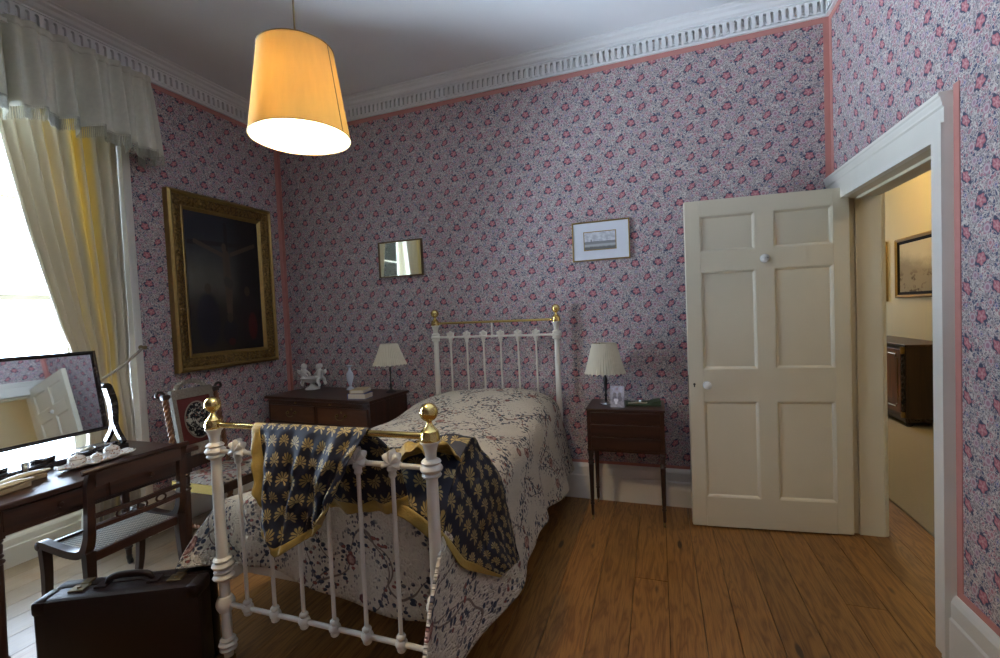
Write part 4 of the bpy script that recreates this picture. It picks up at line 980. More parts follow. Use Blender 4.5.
# ------------------------------------------------------------------ bedside work table
NX0, NX1, NY0, NY1, NZ = -0.466, 0.026, 2.942, 3.272, 0.750
nt = thing('bedside_table', 'small mahogany work table on thin turned legs beside the door', 'table', ((NX0 + NX1) / 2, (NY0 + NY1) / 2, 0))
MB().bbox(NX0, NX1, NY0, NY1, NZ - 0.014, NZ, 0.004).build('top', 'mahog_x', nt)
MB().box(NX0 + 0.006, NX1 - 0.006, NY0 + 0.006, NY1 - 0.006, 0.480, NZ - 0.014).build('case', 'mahog', nt)
for a, b in ((0.655, 0.728), (0.572, 0.647), (0.488, 0.564)):
    MB().bbox(NX0 + 0.03, NX1 - 0.03, NY0 + 0.001, NY0 + 0.012, a, b, 0.003).build('false_drawer_front', 'mahog_x', nt)
MB().box(NX0 + 0.002, NX1 - 0.002, NY0 + 0.002, NY1 - 0.002, 0.470, 0.482).build('case_moulding', 'mahog_x', nt)
for lx in (NX0 + 0.022, NX1 - 0.022):
    for ly in (NY0 + 0.024, NY1 - 0.024):
        pr = [(0.006, 0.03), (0.010, 0.04), (0.0105, 0.10)] + ring(0.112, 0.014, 0.015) + ring(0.128, 0.012, 0.013) + [(0.0125, 0.14), (0.0165, 0.37)] + ring(0.385, 0.014, 0.021) + ring(0.402, 0.014, 0.020) + [(0.014, 0.42), (0.018, 0.44)] + ring(0.456, 0.024, 0.021) + [(0.019, 0.47)]
        lg = MB().lathe(pr, (lx, ly, 0), 16).build('leg', 'mahog_z', nt, True)
        MB().lathe([(0.007, -0.006), (0.011, -0.004), (0.011, 0.004), (0.007, 0.006)], (lx, ly, 0.011), 12, 'x').lathe([(0.006, 0.018), (0.007, 0.034)], (lx, ly, 0), 10).build('castor', 'brass_old', lg, True)
table_lamp((-0.350, 3.110, NZ), 0.235, 0.218, 0.415, 0.132, 0.080, 'pleated cream table lamp with silver foot on the bedside table', drip=True)
# photo card standing
cm = Matrix.Translation((-0.266, 3.005, NZ)) @ Matrix.Rotation(math.radians(-9), 4, 'X')
g = G('printed_card', 0.4); x, y, z = g.sep(g.coord('Object'))
xx = x + 0.266; zz = z - NZ
n = g.noise(g.comb(xx, zz, 0.0), 60.0, 3.0)
c = g.mix(g.sm(0.055, 0.11, zz), (0.28, 0.27, 0.30), (0.50, 0.50, 0.62)); c = g.mix(g.sm(0.4, 0.6, n), c, (0.40, 0.38, 0.42))
for ex in (-0.016, 0.016):
    c = g.mix(g.ell(xx, zz, ex, 0.082, 0.011, 0.014), c, (0.22, 0.20, 0.22)); c = g.mix(g.ell(xx, zz, ex, 0.055, 0.016, 0.02), c, (0.17, 0.16, 0.19))
for ex in (-0.008, 0.004): c = g.mix(g.ell(xx, zz, ex - 0.006, 0.046, 0.009, 0.011), c, (0.78, 0.76, 0.80))
c = g.mix(g.seg(xx, zz, -0.008, 0.042, -0.008, 0.027, 0.010), c, (0.78, 0.76, 0.80)); c = g.mix(g.ell(xx, zz, 0.0, 0.118, 0.006, 0.006), c, (0.35, 0.18, 0.25))
g.col(c); M['card'] = g.mat
cd = thing('photo_card', 'small printed card with white heart propped by the lamp', 'card', (-0.266, 3.005, NZ))
MB().box(-0.044, 0.044, -0.001, 0.001, 0.0005, 0.140).move(cm).build('card_sheet', 'card', cd)
MB().add([tuple(q) for q in ((-0.02, 0.001, 0.002), (0.02, 0.001, 0.002), (0, 0.001, 0.10), (0, 0.040, 0.006))], [(0, 2, 3), (1, 3, 2), (0, 3, 1), (0, 1, 2)]).move(cm).build('strut', 'mount', cd)
# spectacles-case / green tray with bits
gt = thing('cloth_folder', 'dark green cloth folder with pale trinkets on the bedside table', 'folder', (-0.11, 3.12, NZ))
gm = Matrix.Translation((-0.115, 3.110, NZ)) @ Matrix.Rotation(0.10, 4, 'Z')
MB().bbox(-0.105, 0.115, -0.055, 0.07, 0, 0.012, 0.004).move(gm).build('folder_base', 'green', gt)
MB().prism([(0.035, 0.012), (0.112, 0.012), (0.115, 0.034), (0.085, 0.030)], 'y', -0.045, 0.06).move(gm).build('turned_flap', 'green', gt)
MB().tube(crm([(-0.09, -0.03, 0.016), (-0.05, -0.035, 0.019), (-0.01, -0.02, 0.016), (0.02, -0.032, 0.018), (0.03, -0.01, 0.017)], 6), 0.004, 8).move(gm).build('pale_ribbon', 'paperpage', gt, True)
MB().lathe([(0.018, 0), (0.020, 0.006), (0.014, 0.016), (0.002, 0.018)], (-0.01, 0.03, 0.012), 14).move(gm).build('trinket', 'silver', gt, True)
MB().lathe([(0.014, 0), (0.014, 0.008), (0.002, 0.012)], (-0.06, 0.02, 0.012), 12).move(gm).build('trinket', 'silver', gt, True)

# ------------------------------------------------------------------ dressing table
TX0, TX1, TY0, TY1, TZ = -3.075, -2.452, 0.925, 1.790, 0.732
dt = thing('dressing_table', 'mahogany dressing table standing in front of the window', 'table', ((TX0 + TX1) / 2, (TY0 + TY1) / 2, 0))
MB().bbox(TX0, TX1, TY0, TY1, TZ - 0.024, TZ, 0.005).build('top', 'mahog', dt)
MB().box(TX0 + 0.025, TX1 - 0.035, TY0 + 0.025, TY1 - 0.025, 0.596, TZ - 0.024).build('apron', 'mahog', dt)
ym = (TY0 + TY1) / 2
for a, b in ((TY0 + 0.07, ym - 0.008), (ym + 0.008, TY1 - 0.07)):
    d_ = MB().bbox(TX1 - 0.040, TX1 - 0.027, a, b, 0.612, TZ - 0.034, 0.003).build('drawer', 'mahog', dt)
    MB().lathe([(0.005, 0), (0.005, 0.008), (0.012, 0.014), (0.010, 0.024), (0.001, 0.027)], (TX1 - 0.027, (a + b) / 2, 0.655), 14, 'x').build('knob', 'mahog_z', d_, True)
for lx in (TX0 + 0.048, TX1 - 0.058):
    for ly in (TY0 + 0.050, TY1 - 0.050):
        pr = [(0.011, 0.045), (0.015, 0.06), (0.016, 0.09)] + ring(0.10, 0.018, 0.022) + [(0.016, 0.115), (0.023, 0.48)] + ring(0.495, 0.02, 0.030) + ring(0.517, 0.018, 0.027) + [(0.024, 0.53), (0.026, 0.56)] + ring(0.578, 0.02, 0.029)
        lg = MB().lathe(pr, (lx, ly, 0), 20).box(lx - 0.026, lx + 0.026, ly - 0.026, ly + 0.026, 0.588, TZ - 0.025).build('leg', 'mahog_z', dt, True)
        MB().lathe([(0.013, 0.028), (0.015, 0.034), (0.015, 0.052), (0.012, 0.056)], (lx, ly, 0), 14).lathe([(0.012, -0.011), (0.018, -0.008), (0.018, 0.008), (0.012, 0.011)], (lx + 0.006, ly, 0.0182), 16, 'y').build('castor', 'black', lg, True)
# toilet mirror on a tray base
tm = thing('toilet_mirror', 'wide swing mirror in dark frame on the dressing table', 'mirror', (-2.93, 1.35, TZ))
MB().bbox(-3.030, -2.838, 1.030, 1.672, TZ, TZ + 0.030, 0.006).build('mirror_base', 'ebony', tm)
mc = Vector((-2.925, 1.352, 1.072)); tl = math.radians(9.2)
MM = Matrix.Translation(mc) @ Matrix.Rotation(-tl, 4, 'Y')            # local: x faces room, y width, z height
hw, hh, fw_ = 0.250, 0.220, 0.019
fr_ = MB()
prf = lambda o, sg: [(o, -0.012), (o, 0.012), (o - sg * 0.006, 0.016), (o - sg * fw_ * 0.7, 0.013), (o - sg * fw_, 0.006), (o - sg * fw_, -0.012)]
for sg in (-1, 1):
    fr_.prism([(b, a) for a, b in prf(sg * hw, sg)], 'z', -hh, hh)
    fr_.prism([(b, a) for a, b in prf(sg * hh, sg)], 'y', -hw + fw_ * 0.5, hw - fw_ * 0.5)
f_ = fr_.move(MM).build('mirror_frame', 'ebony', tm)
MB().box(-0.006, 0.002, -hw + fw_ * 0.8, hw - fw_ * 0.8, -hh + fw_ * 0.8, hh - fw_ * 0.8).move(MM).build('looking_glass', 'mirror', f_)
MB().box(-0.014, -0.007, -hw + 0.004, hw - 0.004, -hh + 0.004, hh - 0.004).move(MM).build('backboard', 'mahog', f_)
for sg in (-1, 1):
    y_ = mc.y + sg * (hw + 0.006); yo = mc.y + sg * (hw + 0.055); m = MB()
    pts = crm([(mc.x, y_, mc.z + 0.012), (mc.x, y_ + sg * 0.022, mc.z + 0.018), (mc.x - 0.002, yo - sg * 0.014, mc.z - 0.02), (mc.x - 0.004, yo, mc.z - 0.09), (mc.x - 0.006, yo + sg * 0.002, mc.z - 0.17), (mc.x - 0.008, yo + sg * 0.002, mc.z - 0.215)], 6)
    m.tube(pts, [0.012 + 0.006 * math.sin(PI * i / (len(pts) - 1)) for i in range(len(pts))], 4, 1.0, True, up=(1, 0, 0))
    m.build('swing_arm', 'ebony', tm, True)
    for dx in (-0.075, 0.075):
        q = crm([(mc.x - 0.008 + dx * 0.05, yo + sg * 0.002, mc.z - 0.195), (mc.x - 0.008 + dx * 0.35, yo + sg * 0.002, mc.z - 0.245), (mc.x - 0.008 + dx, yo + sg * 0.001, TZ + 0.034)], 6)
        MB().tube(q, [0.011] * len(q), 4, 1.0, True, up=(0, 1, 0)).build('arm_foot', 'ebony', tm)
    MB().lathe([(0.006, 0), (0.006, 0.012), (0.010, 0.014), (0.010, 0.022), (0.002, 0.024)], (0, 0, 0), 12, 'y').move(Matrix.Translation((mc.x, y_ - sg * 0.006, mc.z + 0.010)) @ Matrix.Rotation(0 if sg > 0 else PI, 4, 'Z')).build('pivot_knob', 'silver', tm, True)
# china tray with three lidded pots
ty = thing('pin_tray', 'white china tray painted with small flowers on the dressing table', 'tray', (-2.70, 1.44, TZ))
def tray(u, t):
    a = 2 * PI * u; ex = 0.068 + 0.006 * math.cos(6 * a); ey = 0.172 + 0.010 * math.cos(6 * a + .5)
    k = t; z = 0.004 + 0.018 * k ** 4 + (0.004 * math.cos(12 * a) * k ** 6)
    return (-2.705 + ex * k * math.cos(a), 1.445 + ey * k * math.sin(a), TZ + z), (0, 0)
MB().grid(72, 8, tray).build('tray_dish', 'china', ty, True, weld=True, solid=0.005)
def pot(x, y, r, h, lab):
    p_ = thing('china_pot', lab, 'pot', (x, y, TZ + 0.0090), 'lidded china pots on the tray'); z = TZ + 0.0090
    MB().lathe([(r * 0.6, 0), (r * 0.72, 0.003), (r, h * 0.30), (r * 0.98, h * 0.48), (r * 0.86, h * 0.60)], (x, y, z), 22).build('pot_body', 'china', p_, True)
    MB().lathe([(r * 0.90, h * 0.60), (r * 0.93, h * 0.64), (r * 0.7, h * 0.78), (r * 0.35, h * 0.87), (r * 0.10, h * 0.89), (r * 0.16, h * 0.95), (r * 0.12, h), (0.0005, h * 1.01)], (x, y, z), 22).build('lid', 'china', p_, True)
    MB().tube([(x + r * 0.90 * math.cos(2 * PI * k / 24), y + r * 0.90 * math.sin(2 * PI * k / 24), z + h * 0.605) for k in range(24)], 0.0014, 6, closed=True).build('gilt_rim', 'brass_old', p_)
pot(-2.708, 1.362, 0.036, 0.062, 'small lidded china pot at the brush end of the tray')
pot(-2.695, 1.440, 0.026, 0.048, 'smallest lidded china pot in the middle of tray')
pot(-2.708, 1.512, 0.036, 0.068, 'largest lidded china pot at the curtain end of the tray')
# silver topped boxes, hand mirror, cylinder, brushes
def rbox(x, y, r, h, lab):
    b_ = thing('powder_box', lab, 'box', (x, y, TZ + 0.031), 'silver lidded boxes on the mirror base'); z = TZ + 0.031
    MB().lathe([(r * 0.95, 0), (r, 0.004), (r, h * 0.6)], (x, y, z), 26).build('box_body', 'ebony', b_, True)
    MB().lathe([(r * 1.03, h * 0.6), (r * 1.04, h * 0.8), (r * 0.95, h), (0.001, h * 1.04)], (x, y, z), 26).build('lid', 'silver', b_, True)
rbox(-2.905, 1.325, 0.046, 0.024, 'round silver lidded box below the swing mirror')
rbox(-2.900, 1.150, 0.042, 0.022, 'round silver lidded box at the mirror end away from curtain')
hm = thing('hand_mirror', 'silver hand mirror lying on the swing mirror base', 'hand mirror', (-2.89, 1.52, TZ + 0.03))
MB().lathe([(0.040, 0), (0.044, 0.003), (0.044, 0.010), (0.036, 0.014), (0.001, 0.015)], (0, 0, 0), 26).move(Matrix.Translation((-2.890, 1.485, TZ + 0.0305)) @ Matrix.Diagonal((0.85, 1.25, 1, 1))).build('mirror_head', 'silver', hm, True)
MB().tube([(-2.890, 1.535, TZ + 0.038), (-2.892, 1.58, TZ + 0.038), (-2.895, 1.645, TZ + 0.039)], [0.008, 0.006, 0.009], 10).build('handle', 'silver', hm, True)
sb_ = thing('scent_bottle', 'small silver cylinder bottle standing in front of mirror', 'bottle', (-2.80, 1.225, TZ))
MB().lathe([(0.012, 0), (0.0125, 0.003), (0.0125, 0.050)], (-2.805, 1.215, TZ), 18).build('bottle_body', 'silver', sb_, True)
MB().lathe([(0.0135, 0.050), (0.0135, 0.066), (0.010, 0.069), (0.001, 0.07)], (-2.805, 1.215, TZ), 18).build('cap', 'silver', sb_, True)
def brush(x, y, rot, lab):
    b_ = thing('clothes_brush', lab, 'brush', (x, y, TZ), 'ivory backed brushes on the dressing table'); m = Matrix.Translation((x, y, TZ)) @ Matrix.Rotation(rot, 4, 'Z')
    N = 12; pts = [(0, -0.095 + 0.19 * i / N, 0.030 + 0.004 * math.sin(PI * i / N)) for i in range(N + 1)]
    MB().tube(pts, [0.004 + 0.020 * math.sin(PI * min(0.97, max(0.03, i / N))) ** 0.5 for i in range(N + 1)], 14, 0.45, up=(0, 0, 1)).move(m).build('ivory_back', 'ivory', b_, True)
    MB().bbox(-0.017, 0.017, -0.078, 0.078, 0, 0.025, 0.005).move(m).build('bristles', 'bristle', b_)
brush(-2.705, 1.165, 0.10, 'ivory backed brush next to the china tray')
brush(-2.612, 1.070, 0.22, 'ivory backed brush at the front edge of the table')

# ------------------------------------------------------------------ cane seated chair at the dressing table
cx0, cx1, cy0, cy1, sz_ = -2.690, -2.330, 1.185, 1.615, 0.432
dc = thing('cane_chair', 'dark mahogany chair with woven cane seat tucked under dressing table', 'chair', ((cx0 + cx1) / 2, (cy0 + cy1) / 2, 0))
for y in (cy0 + 0.018, cy1 - 0.018):
    sr = crm([(cx0 - 0.012, y, sz_ - 0.008), (cx0 + 0.01, y, sz_ + 0.004), (cx0 + 0.10, y, sz_ - 0.004), (cx0 + 0.22, y, sz_ - 0.012), (cx1 - 0.06, y, sz_ + 0.002), (cx1 - 0.02, y, sz_ + 0.06), (cx1 - 0.005, y, sz_ + 0.16), (cx1 + 0.005, y, sz_ + 0.30), (cx1 + 0.028, y, 0.800)], 6)
    MB().tube(sr, [0.017 - 0.004 * sstep(0.5, 1.0, i / (len(sr) - 1)) for i in range(len(sr))], 4, 1.0, True, up=(0, 1, 0)).build('side_frame', 'mahog_x', dc, True)
    MB().lathe([(0.015, -0.019), (0.019, -0.016), (0.019, 0.016), (0.015, 0.019)], (cx0 - 0.010, y, sz_ - 0.006), 16, 'y').build('scroll_end', 'mahog_z', dc, True)
    lf = crm([(cx0 + 0.012, y, sz_ - 0.01), (cx0 + 0.016, y, 0.30), (cx0 - 0.002, y, 0.15), (cx0 - 0.045, y, 0.0)], 6)
    MB().tube(lf, [0.018 - 0.006 * i / (len(lf) - 1) for i in range(len(lf))], 4, 1.0, True, up=(0, 1, 0)).build('leg', 'mahog_z', dc, True)
    lb = crm([(cx1 - 0.030, y, sz_ + 0.01), (cx1 - 0.030, y, 0.30), (cx1 - 0.010, y, 0.15), (cx1 + 0.040, y, 0.0)], 6)
    MB().tube(lb, [0.0185 - 0.006 * i / (len(lb) - 1) for i in range(len(lb))], 4, 1.0, True, up=(0, 1, 0)).build('leg', 'mahog_z', dc, True)
MB().bbox(cx0 + 0.006, cx0 + 0.030, cy0 + 0.03, cy1 - 0.03, sz_ - 0.032, sz_ + 0.004, 0.004).build('front_seat_rail', 'mahog', dc)
MB().bbox(cx1 - 0.052, cx1 - 0.028, cy0 + 0.03, cy1 - 0.03, sz_ - 0.044, sz_ - 0.002, 0.004).build('rear_seat_rail', 'mahog', dc)
MB().bbox(cx0 + 0.030, cx1 - 0.052, cy0 + 0.034, cy1 - 0.034, sz_ - 0.010, sz_ - 0.004, 0.002).build('cane_seat', 'cane', dc)
cr_ = crm([(cx1 + 0.020, cy0 - 0.012, 0.800), (cx1 + 0.040, (cy0 + cy1) / 2 - .11, 0.808), (cx1 + 0.046, (cy0 + cy1) / 2, 0.810), (cx1 + 0.040, (cy0 + cy1) / 2 + .11, 0.808), (cx1 + 0.020, cy1 + 0.012, 0.800)], 8)
MB().tube(cr_, 0.012, 10).build('crest_roll', 'mahog', dc, True)
MB().tube([q - Vector((0.004, 0, 0.040)) for q in cr_[3:-3]], 0.008, 4, 4.2, True, up=(0, 0, 1)).build('crest_board', 'mahog', dc)
for z_ in (0.598, 0.548):
    MB().tube([(cx1 + 0.004, cy0 + 0.03, z_), (cx1 + 0.020, (cy0 + cy1) / 2, z_), (cx1 + 0.004, cy1 - 0.03, z_)], 0.009, 4, 1.0, True, up=(0, 0, 1)).build('cross_rail', 'mahog', dc)
for k in range(3):
    yk = (cy0 + cy1) / 2 + (k - 1) * 0.085; m = MB()
    m.tube([(cx1 + 0.014, yk + 0.022 * math.cos(2 * PI * i / 14), 0.573 + 0.017 * math.sin(2 * PI * i / 14)) for i in range(14)], 0.005, 6, closed=True)
    m.build('pierced_ornament', 'mahog', dc, True)

# ------------------------------------------------------------------ needlework chair against the left wall
wx0, wx1, wy0, wy1, ws = -2.925, -2.530, 1.945, 2.345, 0.445
nc = thing('needlework_chair', 'high backed chair with barley twist posts and red oval medallion back', 'chair', ((wx0 + wx1) / 2, (wy0 + wy1) / 2, 0))
def twist(name, p0, p1, r, turns, par, seg=10):
    p0, p1 = Vector(p0), Vector(p1); n = int(turns * 10); d_ = (p1 - p0).normalized(); a = d_.orthogonal().normalized(); b = d_.cross(a); m = MB()
    for ph_ in (0, PI):
        m.tube([p0.lerp(p1, i / n) + (a * math.cos(2 * PI * turns * i / n + ph_) + b * math.sin(2 * PI * turns * i / n + ph_)) * r * 0.42 for i in range(n + 1)], r * 0.62, seg)
    return m.build(name, 'twist', par, True)
MB().bbox(wx0, wx1, wy0, wy1, ws - 0.075, ws - 0.02, 0.006).build('seat_frame', 'darkwood', nc)
c0 = Vector(((wx0 + wx1) / 2, (wy0 + wy1) / 2, 0))
def seatp(u, t):
    a, b = u * 2 - 1, t * 2 - 1
    return ((wx1 - wx0) / 2 * a, (wy1 - wy0) / 2 * b, 0.030 * (1 - a ** 6) * (1 - b ** 6)), (0, 0)
o = MB().grid(24, 24, seatp).build('seat_cushion', 'needle', nc, True, solid=0.0)
o.matrix_parent_inverse = Matrix.Identity(4); o.location = (0, 0, ws - 0.012)
MB().box(wx0 + 0.004, wx1 - 0.004, wy0 - 0.003, wy0 + 0.004, ws - 0.068, ws - 0.014).build('seat_fringe', 'yellowsilk', nc)
for x in (wx0 + 0.03, wx1 - 0.03):
    for y in (wy0 + 0.03, wy1 - 0.03):
        lg = twist('leg', (x, y, 0.05), (x, y, 0.33), 0.021, 3.2, nc)
        MB().bbox(x - 0.021, x + 0.021, y - 0.021, y + 0.021, 0.33, ws - 0.07, 0.003).build('leg_block', 'darkwood', lg)
        MB().bbox(x - 0.019, x + 0.019, y - 0.019, y + 0.019, 0.12, 0.17, 0.003).build('stretcher_block', 'darkwood', lg)
        MB().lathe([(0.014, 0), (0.021, 0.012), (0.021, 0.035), (0.012, 0.052)], (x, y, 0), 14).build('turned_foot', 'darkwood', lg, True)
for y in (wy0 + 0.03, wy1 - 0.03): twist('stretcher', (wx0 + 0.05, y, 0.145), (wx1 - 0.05, y, 0.145), 0.014, 5, nc)
twist('stretcher', (wx1 - 0.03, wy0 + 0.05, 0.30), (wx1 - 0.03, wy1 - 0.05, 0.30), 0.014, 5, nc)
lean = 0.090
def bk(y, z): return Vector((wx0 + 0.03 - lean * (z - ws) / 0.55, y, z))
for y, s_ in ((wy0 + 0.026, -1), (wy1 - 0.026, 1)):
    pz = twist('back_post', bk(y, ws - 0.03), bk(y, 0.945), 0.018, 8.0, nc)
    m = MB(); q = bk(y, 0.945)
    m.bbox(q.x - 0.018, q.x + 0.018, q.y - 0.019, q.y + 0.019, 0.940, 0.972, 0.004)
    m.tube(crm([(q.x, q.y, 0.97), (q.x - 0.004, q.y + s_ * 0.012, 0.988), (q.x - 0.004, q.y + s_ * 0.040, 0.990), (q.x - 0.004, q.y + s_ * 0.048, 0.968), (q.x - 0.004, q.y + s_ * 0.034, 0.958)], 5), 0.009, 8)
    m.build('carved_finial', 'darkwood', pz, True)
ya, yb = wy0 + 0.085, wy1 - 0.085
def plate(u, v, off):                                       # point on back plane
    p = bk(ya + (yb - ya) * u, 0.56 + 0.42 * v); return (p.x + off, p.y, p.z)
for (u0, u1, v0, v1) in ((-0.11, 0.0, -0.02, 1.02), (1.0, 1.11, -0.02, 1.02), (0.0, 1.0, 0.0, 0.16), (0.0, 1.0, 0.88, 1.02)):
    vs = [plate(u, v, o_) for o_ in (0.018, -0.014) for (u, v) in ((u0, v0), (u1, v0), (u1, v1), (u0, v1))]
    MB().add(vs, [(0, 1, 2, 3), (7, 6, 5, 4), (0, 4, 5, 1), (1, 5, 6, 2), (2, 6, 7, 3), (3, 7, 4, 0)]).build('carved_frame', 'carvedcream', nc)
MB().grid(14, 16, lambda u, t: (plate(u, 0.15 + 0.74 * t, 0.006 + 0.016 * math.sin(PI * u) ** 0.5 * math.sin(PI * t) ** 0.5), (0, 0))).build('back_pad', 'redwool', nc, True, solid=0.006)
MB().add([plate(0.5 + 0.36 * math.cos(2 * PI * k / 32), 0.52 + 0.27 * math.sin(2 * PI * k / 32), 0.0275) for k in range(32)] + [plate(0.5, 0.52, 0.031)], [(k, (k + 1) % 32, 32) for k in range(32)]).build('oval_medallion', 'medal', nc, True, solid=0.002)
MB().tube([plate(0.5 + 0.385 * math.cos(2 * PI * k / 40), 0.52 + 0.285 * math.sin(2 * PI * k / 40), 0.026) for k in range(40)], 0.004, 6, closed=True).build('medallion_border', 'carvedcream', nc, True)
m = MB()
for k in range(9):
    a = PI * (k + 0.5) / 9; m.sphere(plate(0.5 - 0.42 * math.cos(a), 1.00 + 0.13 * math.sin(a), 0.0), 0.018, 10)
m.build('carved_crest', 'carvedcream', nc, True)
p = bk((wy0 + wy1) / 2, 0.50)
MB().box(p.x - 0.014, p.x + 0.014, wy0 + 0.045, wy1 - 0.045, 0.478, 0.552).build('lower_back_rail', 'darkwood', nc)
p = bk((wy0 + wy1) / 2, 0.95)
MB().box(p.x - 0.012, p.x + 0.012, wy0 + 0.045, ya - 0.03, 0.946, 0.966).box(p.x - 0.012, p.x + 0.012, yb + 0.03, wy1 - 0.045, 0.946, 0.966).build('upper_back_rail', 'darkwood', nc)

# ------------------------------------------------------------------ suitcase
sa = math.atan2(0.291, 0.570); SL, STh, SH = 0.585, 0.165, 0.382
SM = Matrix.Translation((-2.262, 0.962, 0)) @ Matrix.Rotation(sa, 4, 'Z')
sc_ = thing('suitcase', 'old dark brown leather suitcase standing at the foot of the bed', 'suitcase', tuple(SM @ Vector((SL / 2, STh / 2, 0))))
MB().bbox(0, SL, 0, STh * 0.62, 0, SH, 0.016).move(SM).build('case_body', 'leather', sc_, True)
MB().bbox(0.002, SL - 0.002, STh * 0.635, STh, 0.001, SH - 0.002, 0.014).move(SM).build('case_lid', 'leather', sc_, True)
for x in (0, SL - 0.05):
    MB().bbox(x - 0.003 if x == 0 else x, x + 0.05 if x == 0 else x + 0.053, -0.003, STh * 0.60, SH - 0.055, SH + 0.002, 0.014).move(SM).build('corner_cap', 'leather', sc_, True)
for x in (0.115, SL - 0.115):
    l_ = MB().bbox(x - 0.027, x + 0.027, STh * 0.30, STh * 0.60, SH, SH + 0.006, 0.002).bbox(x - 0.016, x + 0.016, STh * 0.60, STh * 0.84, SH - 0.001, SH + 0.008, 0.002).move(SM).build('brass_lock', 'brass_old', sc_)
    MB().lathe([(0.007, 0), (0.007, 0.004), (0.001, 0.005)], (x, STh * 0.44, SH + 0.006), 12).move(SM).build('lock_button', 'brass_old', l_, True)
hx = SL / 2
hp_ = crm([(hx - 0.085, STh * 0.5, SH + 0.006), (hx - 0.070, STh * 0.5, SH + 0.026), (hx - 0.035, STh * 0.5, SH + 0.034), (hx + 0.035, STh * 0.5, SH + 0.034), (hx + 0.070, STh * 0.5, SH + 0.026), (hx + 0.085, STh * 0.5, SH + 0.006)], 6)
MB().tube(hp_, [0.008 + 0.006 * math.sin(PI * i / (len(hp_) - 1)) for i in range(len(hp_))], 10).move(SM).build('handle', 'leather', sc_, True)
for s_ in (-1, 1): MB().bbox(hx + s_ * 0.095 - 0.022, hx + s_ * 0.095 + 0.022, STh * 0.34, STh * 0.64, SH, SH + 0.008, 0.003).move(SM).build('handle_mount', 'leather', sc_)

# ------------------------------------------------------------------ pictures
def frame(prof, plane, a0, a1, z0_, z1_, wall, mat, par, name='frame'):
    """prof: (inset from outer edge, projection) ; plane 'x+','x-','y-' gives direction the picture faces"""
    m = MB(); n = len(prof)
    def P(a, z, o):
        if plane == 'x+': return (wall + o, a, z)
        if plane == 'x-': return (wall - o, a, z)
        return (a, wall - o, z)
    cor = []
    for ca, cz in ((0, 0), (1, 0), (1, 1), (0, 1)):
        cor.append([P(a0 + i if ca == 0 else a1 - i, z0_ + i if cz == 0 else z1_ - i, o) for i, o in prof])
    vs = [q for c in cor for q in c]
    fs = [(k * n + i, k * n + (i + 1) % n, ((k + 1) % 4) * n + (i + 1) % n, ((k + 1) % 4) * n + i) for k in range(4) for i in range(n)]
    return m.add(vs, fs).build(name, mat, par)
# large dark painting
pa0, pa1, pz0, pz1 = 2.255, 3.155, 1.068, 2.394
pt = thing('oil_painting', 'dark oil painting of a crucifixion in wide gilt frame', 'painting', (-L, 2.7, 1.07))
frame([(0, 0.0), (0, 0.048), (0.016, 0.060), (0.030, 0.052), (0.034, 0.044), (0.034, 0.0)], 'x+', pa0, pa1, pz0, pz1, -L + T, 'gilt_plain', pt, 'outer_moulding')
frame([(0.034, 0.0), (0.034, 0.042), (0.050, 0.046), (0.085, 0.036), (0.100, 0.028), (0.100, 0.0)], 'x+', pa0, pa1, pz0, pz1, -L + T, 'gilt', pt, 'carved_frame')
frame([(0.100, 0.0), (0.100, 0.030), (0.108, 0.033), (0.122, 0.022), (0.130, 0.014), (0.130, 0.0)], 'x+', pa0, pa1, pz0, pz1, -L + T, 'gilt_plain', pt, 'slip_frame')
g = G('dark_oil_paint', 0.30); x, y, z = g.sep(g.coord('Object')); a = (y - pa0 - 0.12) / (pa1 - pa0 - 0.24); b = (z - pz0 - 0.12) / (pz1 - pz0 - 0.24)
n = g.noise(g.comb(a, b, 0.0), 7.0, 5.0)
c = g.mix(g.sm(0.55, 0.95, b + 0.15 * n), (0.085, 0.082, 0.062), (0.020, 0.023, 0.030))
c = g.mix(g.sm(0.60, 0.40, b) * g.sm(0.55, 0.35, b + 0.1 * n), c, (0.022, 0.018, 0.012))
c = g.mix(g.sm(0.12, 0.04, b), c, (0.030, 0.021, 0.012))
c = g.mix(g.sm(0.50, 0.75, a), c, (0.010, 0.009, 0.009))
c = g.mix(g.seg(a, b, 0.05, 0.78, 0.98, 0.80, 0.020), c, (0.012, 0.009, 0.007)); c = g.mix(g.seg(a, b, 0.52, 0.2, 0.52, 0.93, 0.028), c, (0.012, 0.009, 0.007))
fl_c = (0.085, 0.060, 0.038)
for s in ((0.46, 0.71, 0.12, 0.79, 0.020), (0.58, 0.72, 0.92, 0.81, 0.020), (0.51, 0.70, 0.52, 0.52, 0.062), (0.50, 0.50, 0.51, 0.30, 0.034), (0.55, 0.50, 0.53, 0.28, 0.034), (0.49, 0.77, 0.49, 0.76, 0.038)):
    c = g.mix(g.seg(a, b, *s) * 0.9, c, fl_c)
c = g.mix(g.seg(a, b, 0.50, 0.52, 0.55, 0.50, 0.045), c, (0.05, 0.045, 0.035))
for (cx_, cy_, rx_, ry_, cl_) in ((0.24, 0.24, 0.15, 0.20, (0.010, 0.011, 0.018)), (0.80, 0.25, 0.14, 0.20, (0.014, 0.010, 0.010)), (0.52, 0.14, 0.11, 0.10, (0.012, 0.012, 0.016))):
    c = g.mix(g.ell(a, b, cx_, cy_, rx_, ry_), c, cl_)
for (cx_, cy_) in ((0.25, 0.46), (0.78, 0.45), (0.52, 0.25)): c = g.mix(g.ell(a, b, cx_, cy_, 0.042, 0.040), c, (0.055, 0.040, 0.024))
c = g.mix(g.ell(a, b, 0.84, 0.18, 0.07, 0.11), c, (0.07, 0.010, 0.008)); c = g.mix(g.ell(a, b, 0.53, 0.07, 0.05, 0.03), c, (0.055, 0.010, 0.008))
g.col(c); M['oil'] = g.mat
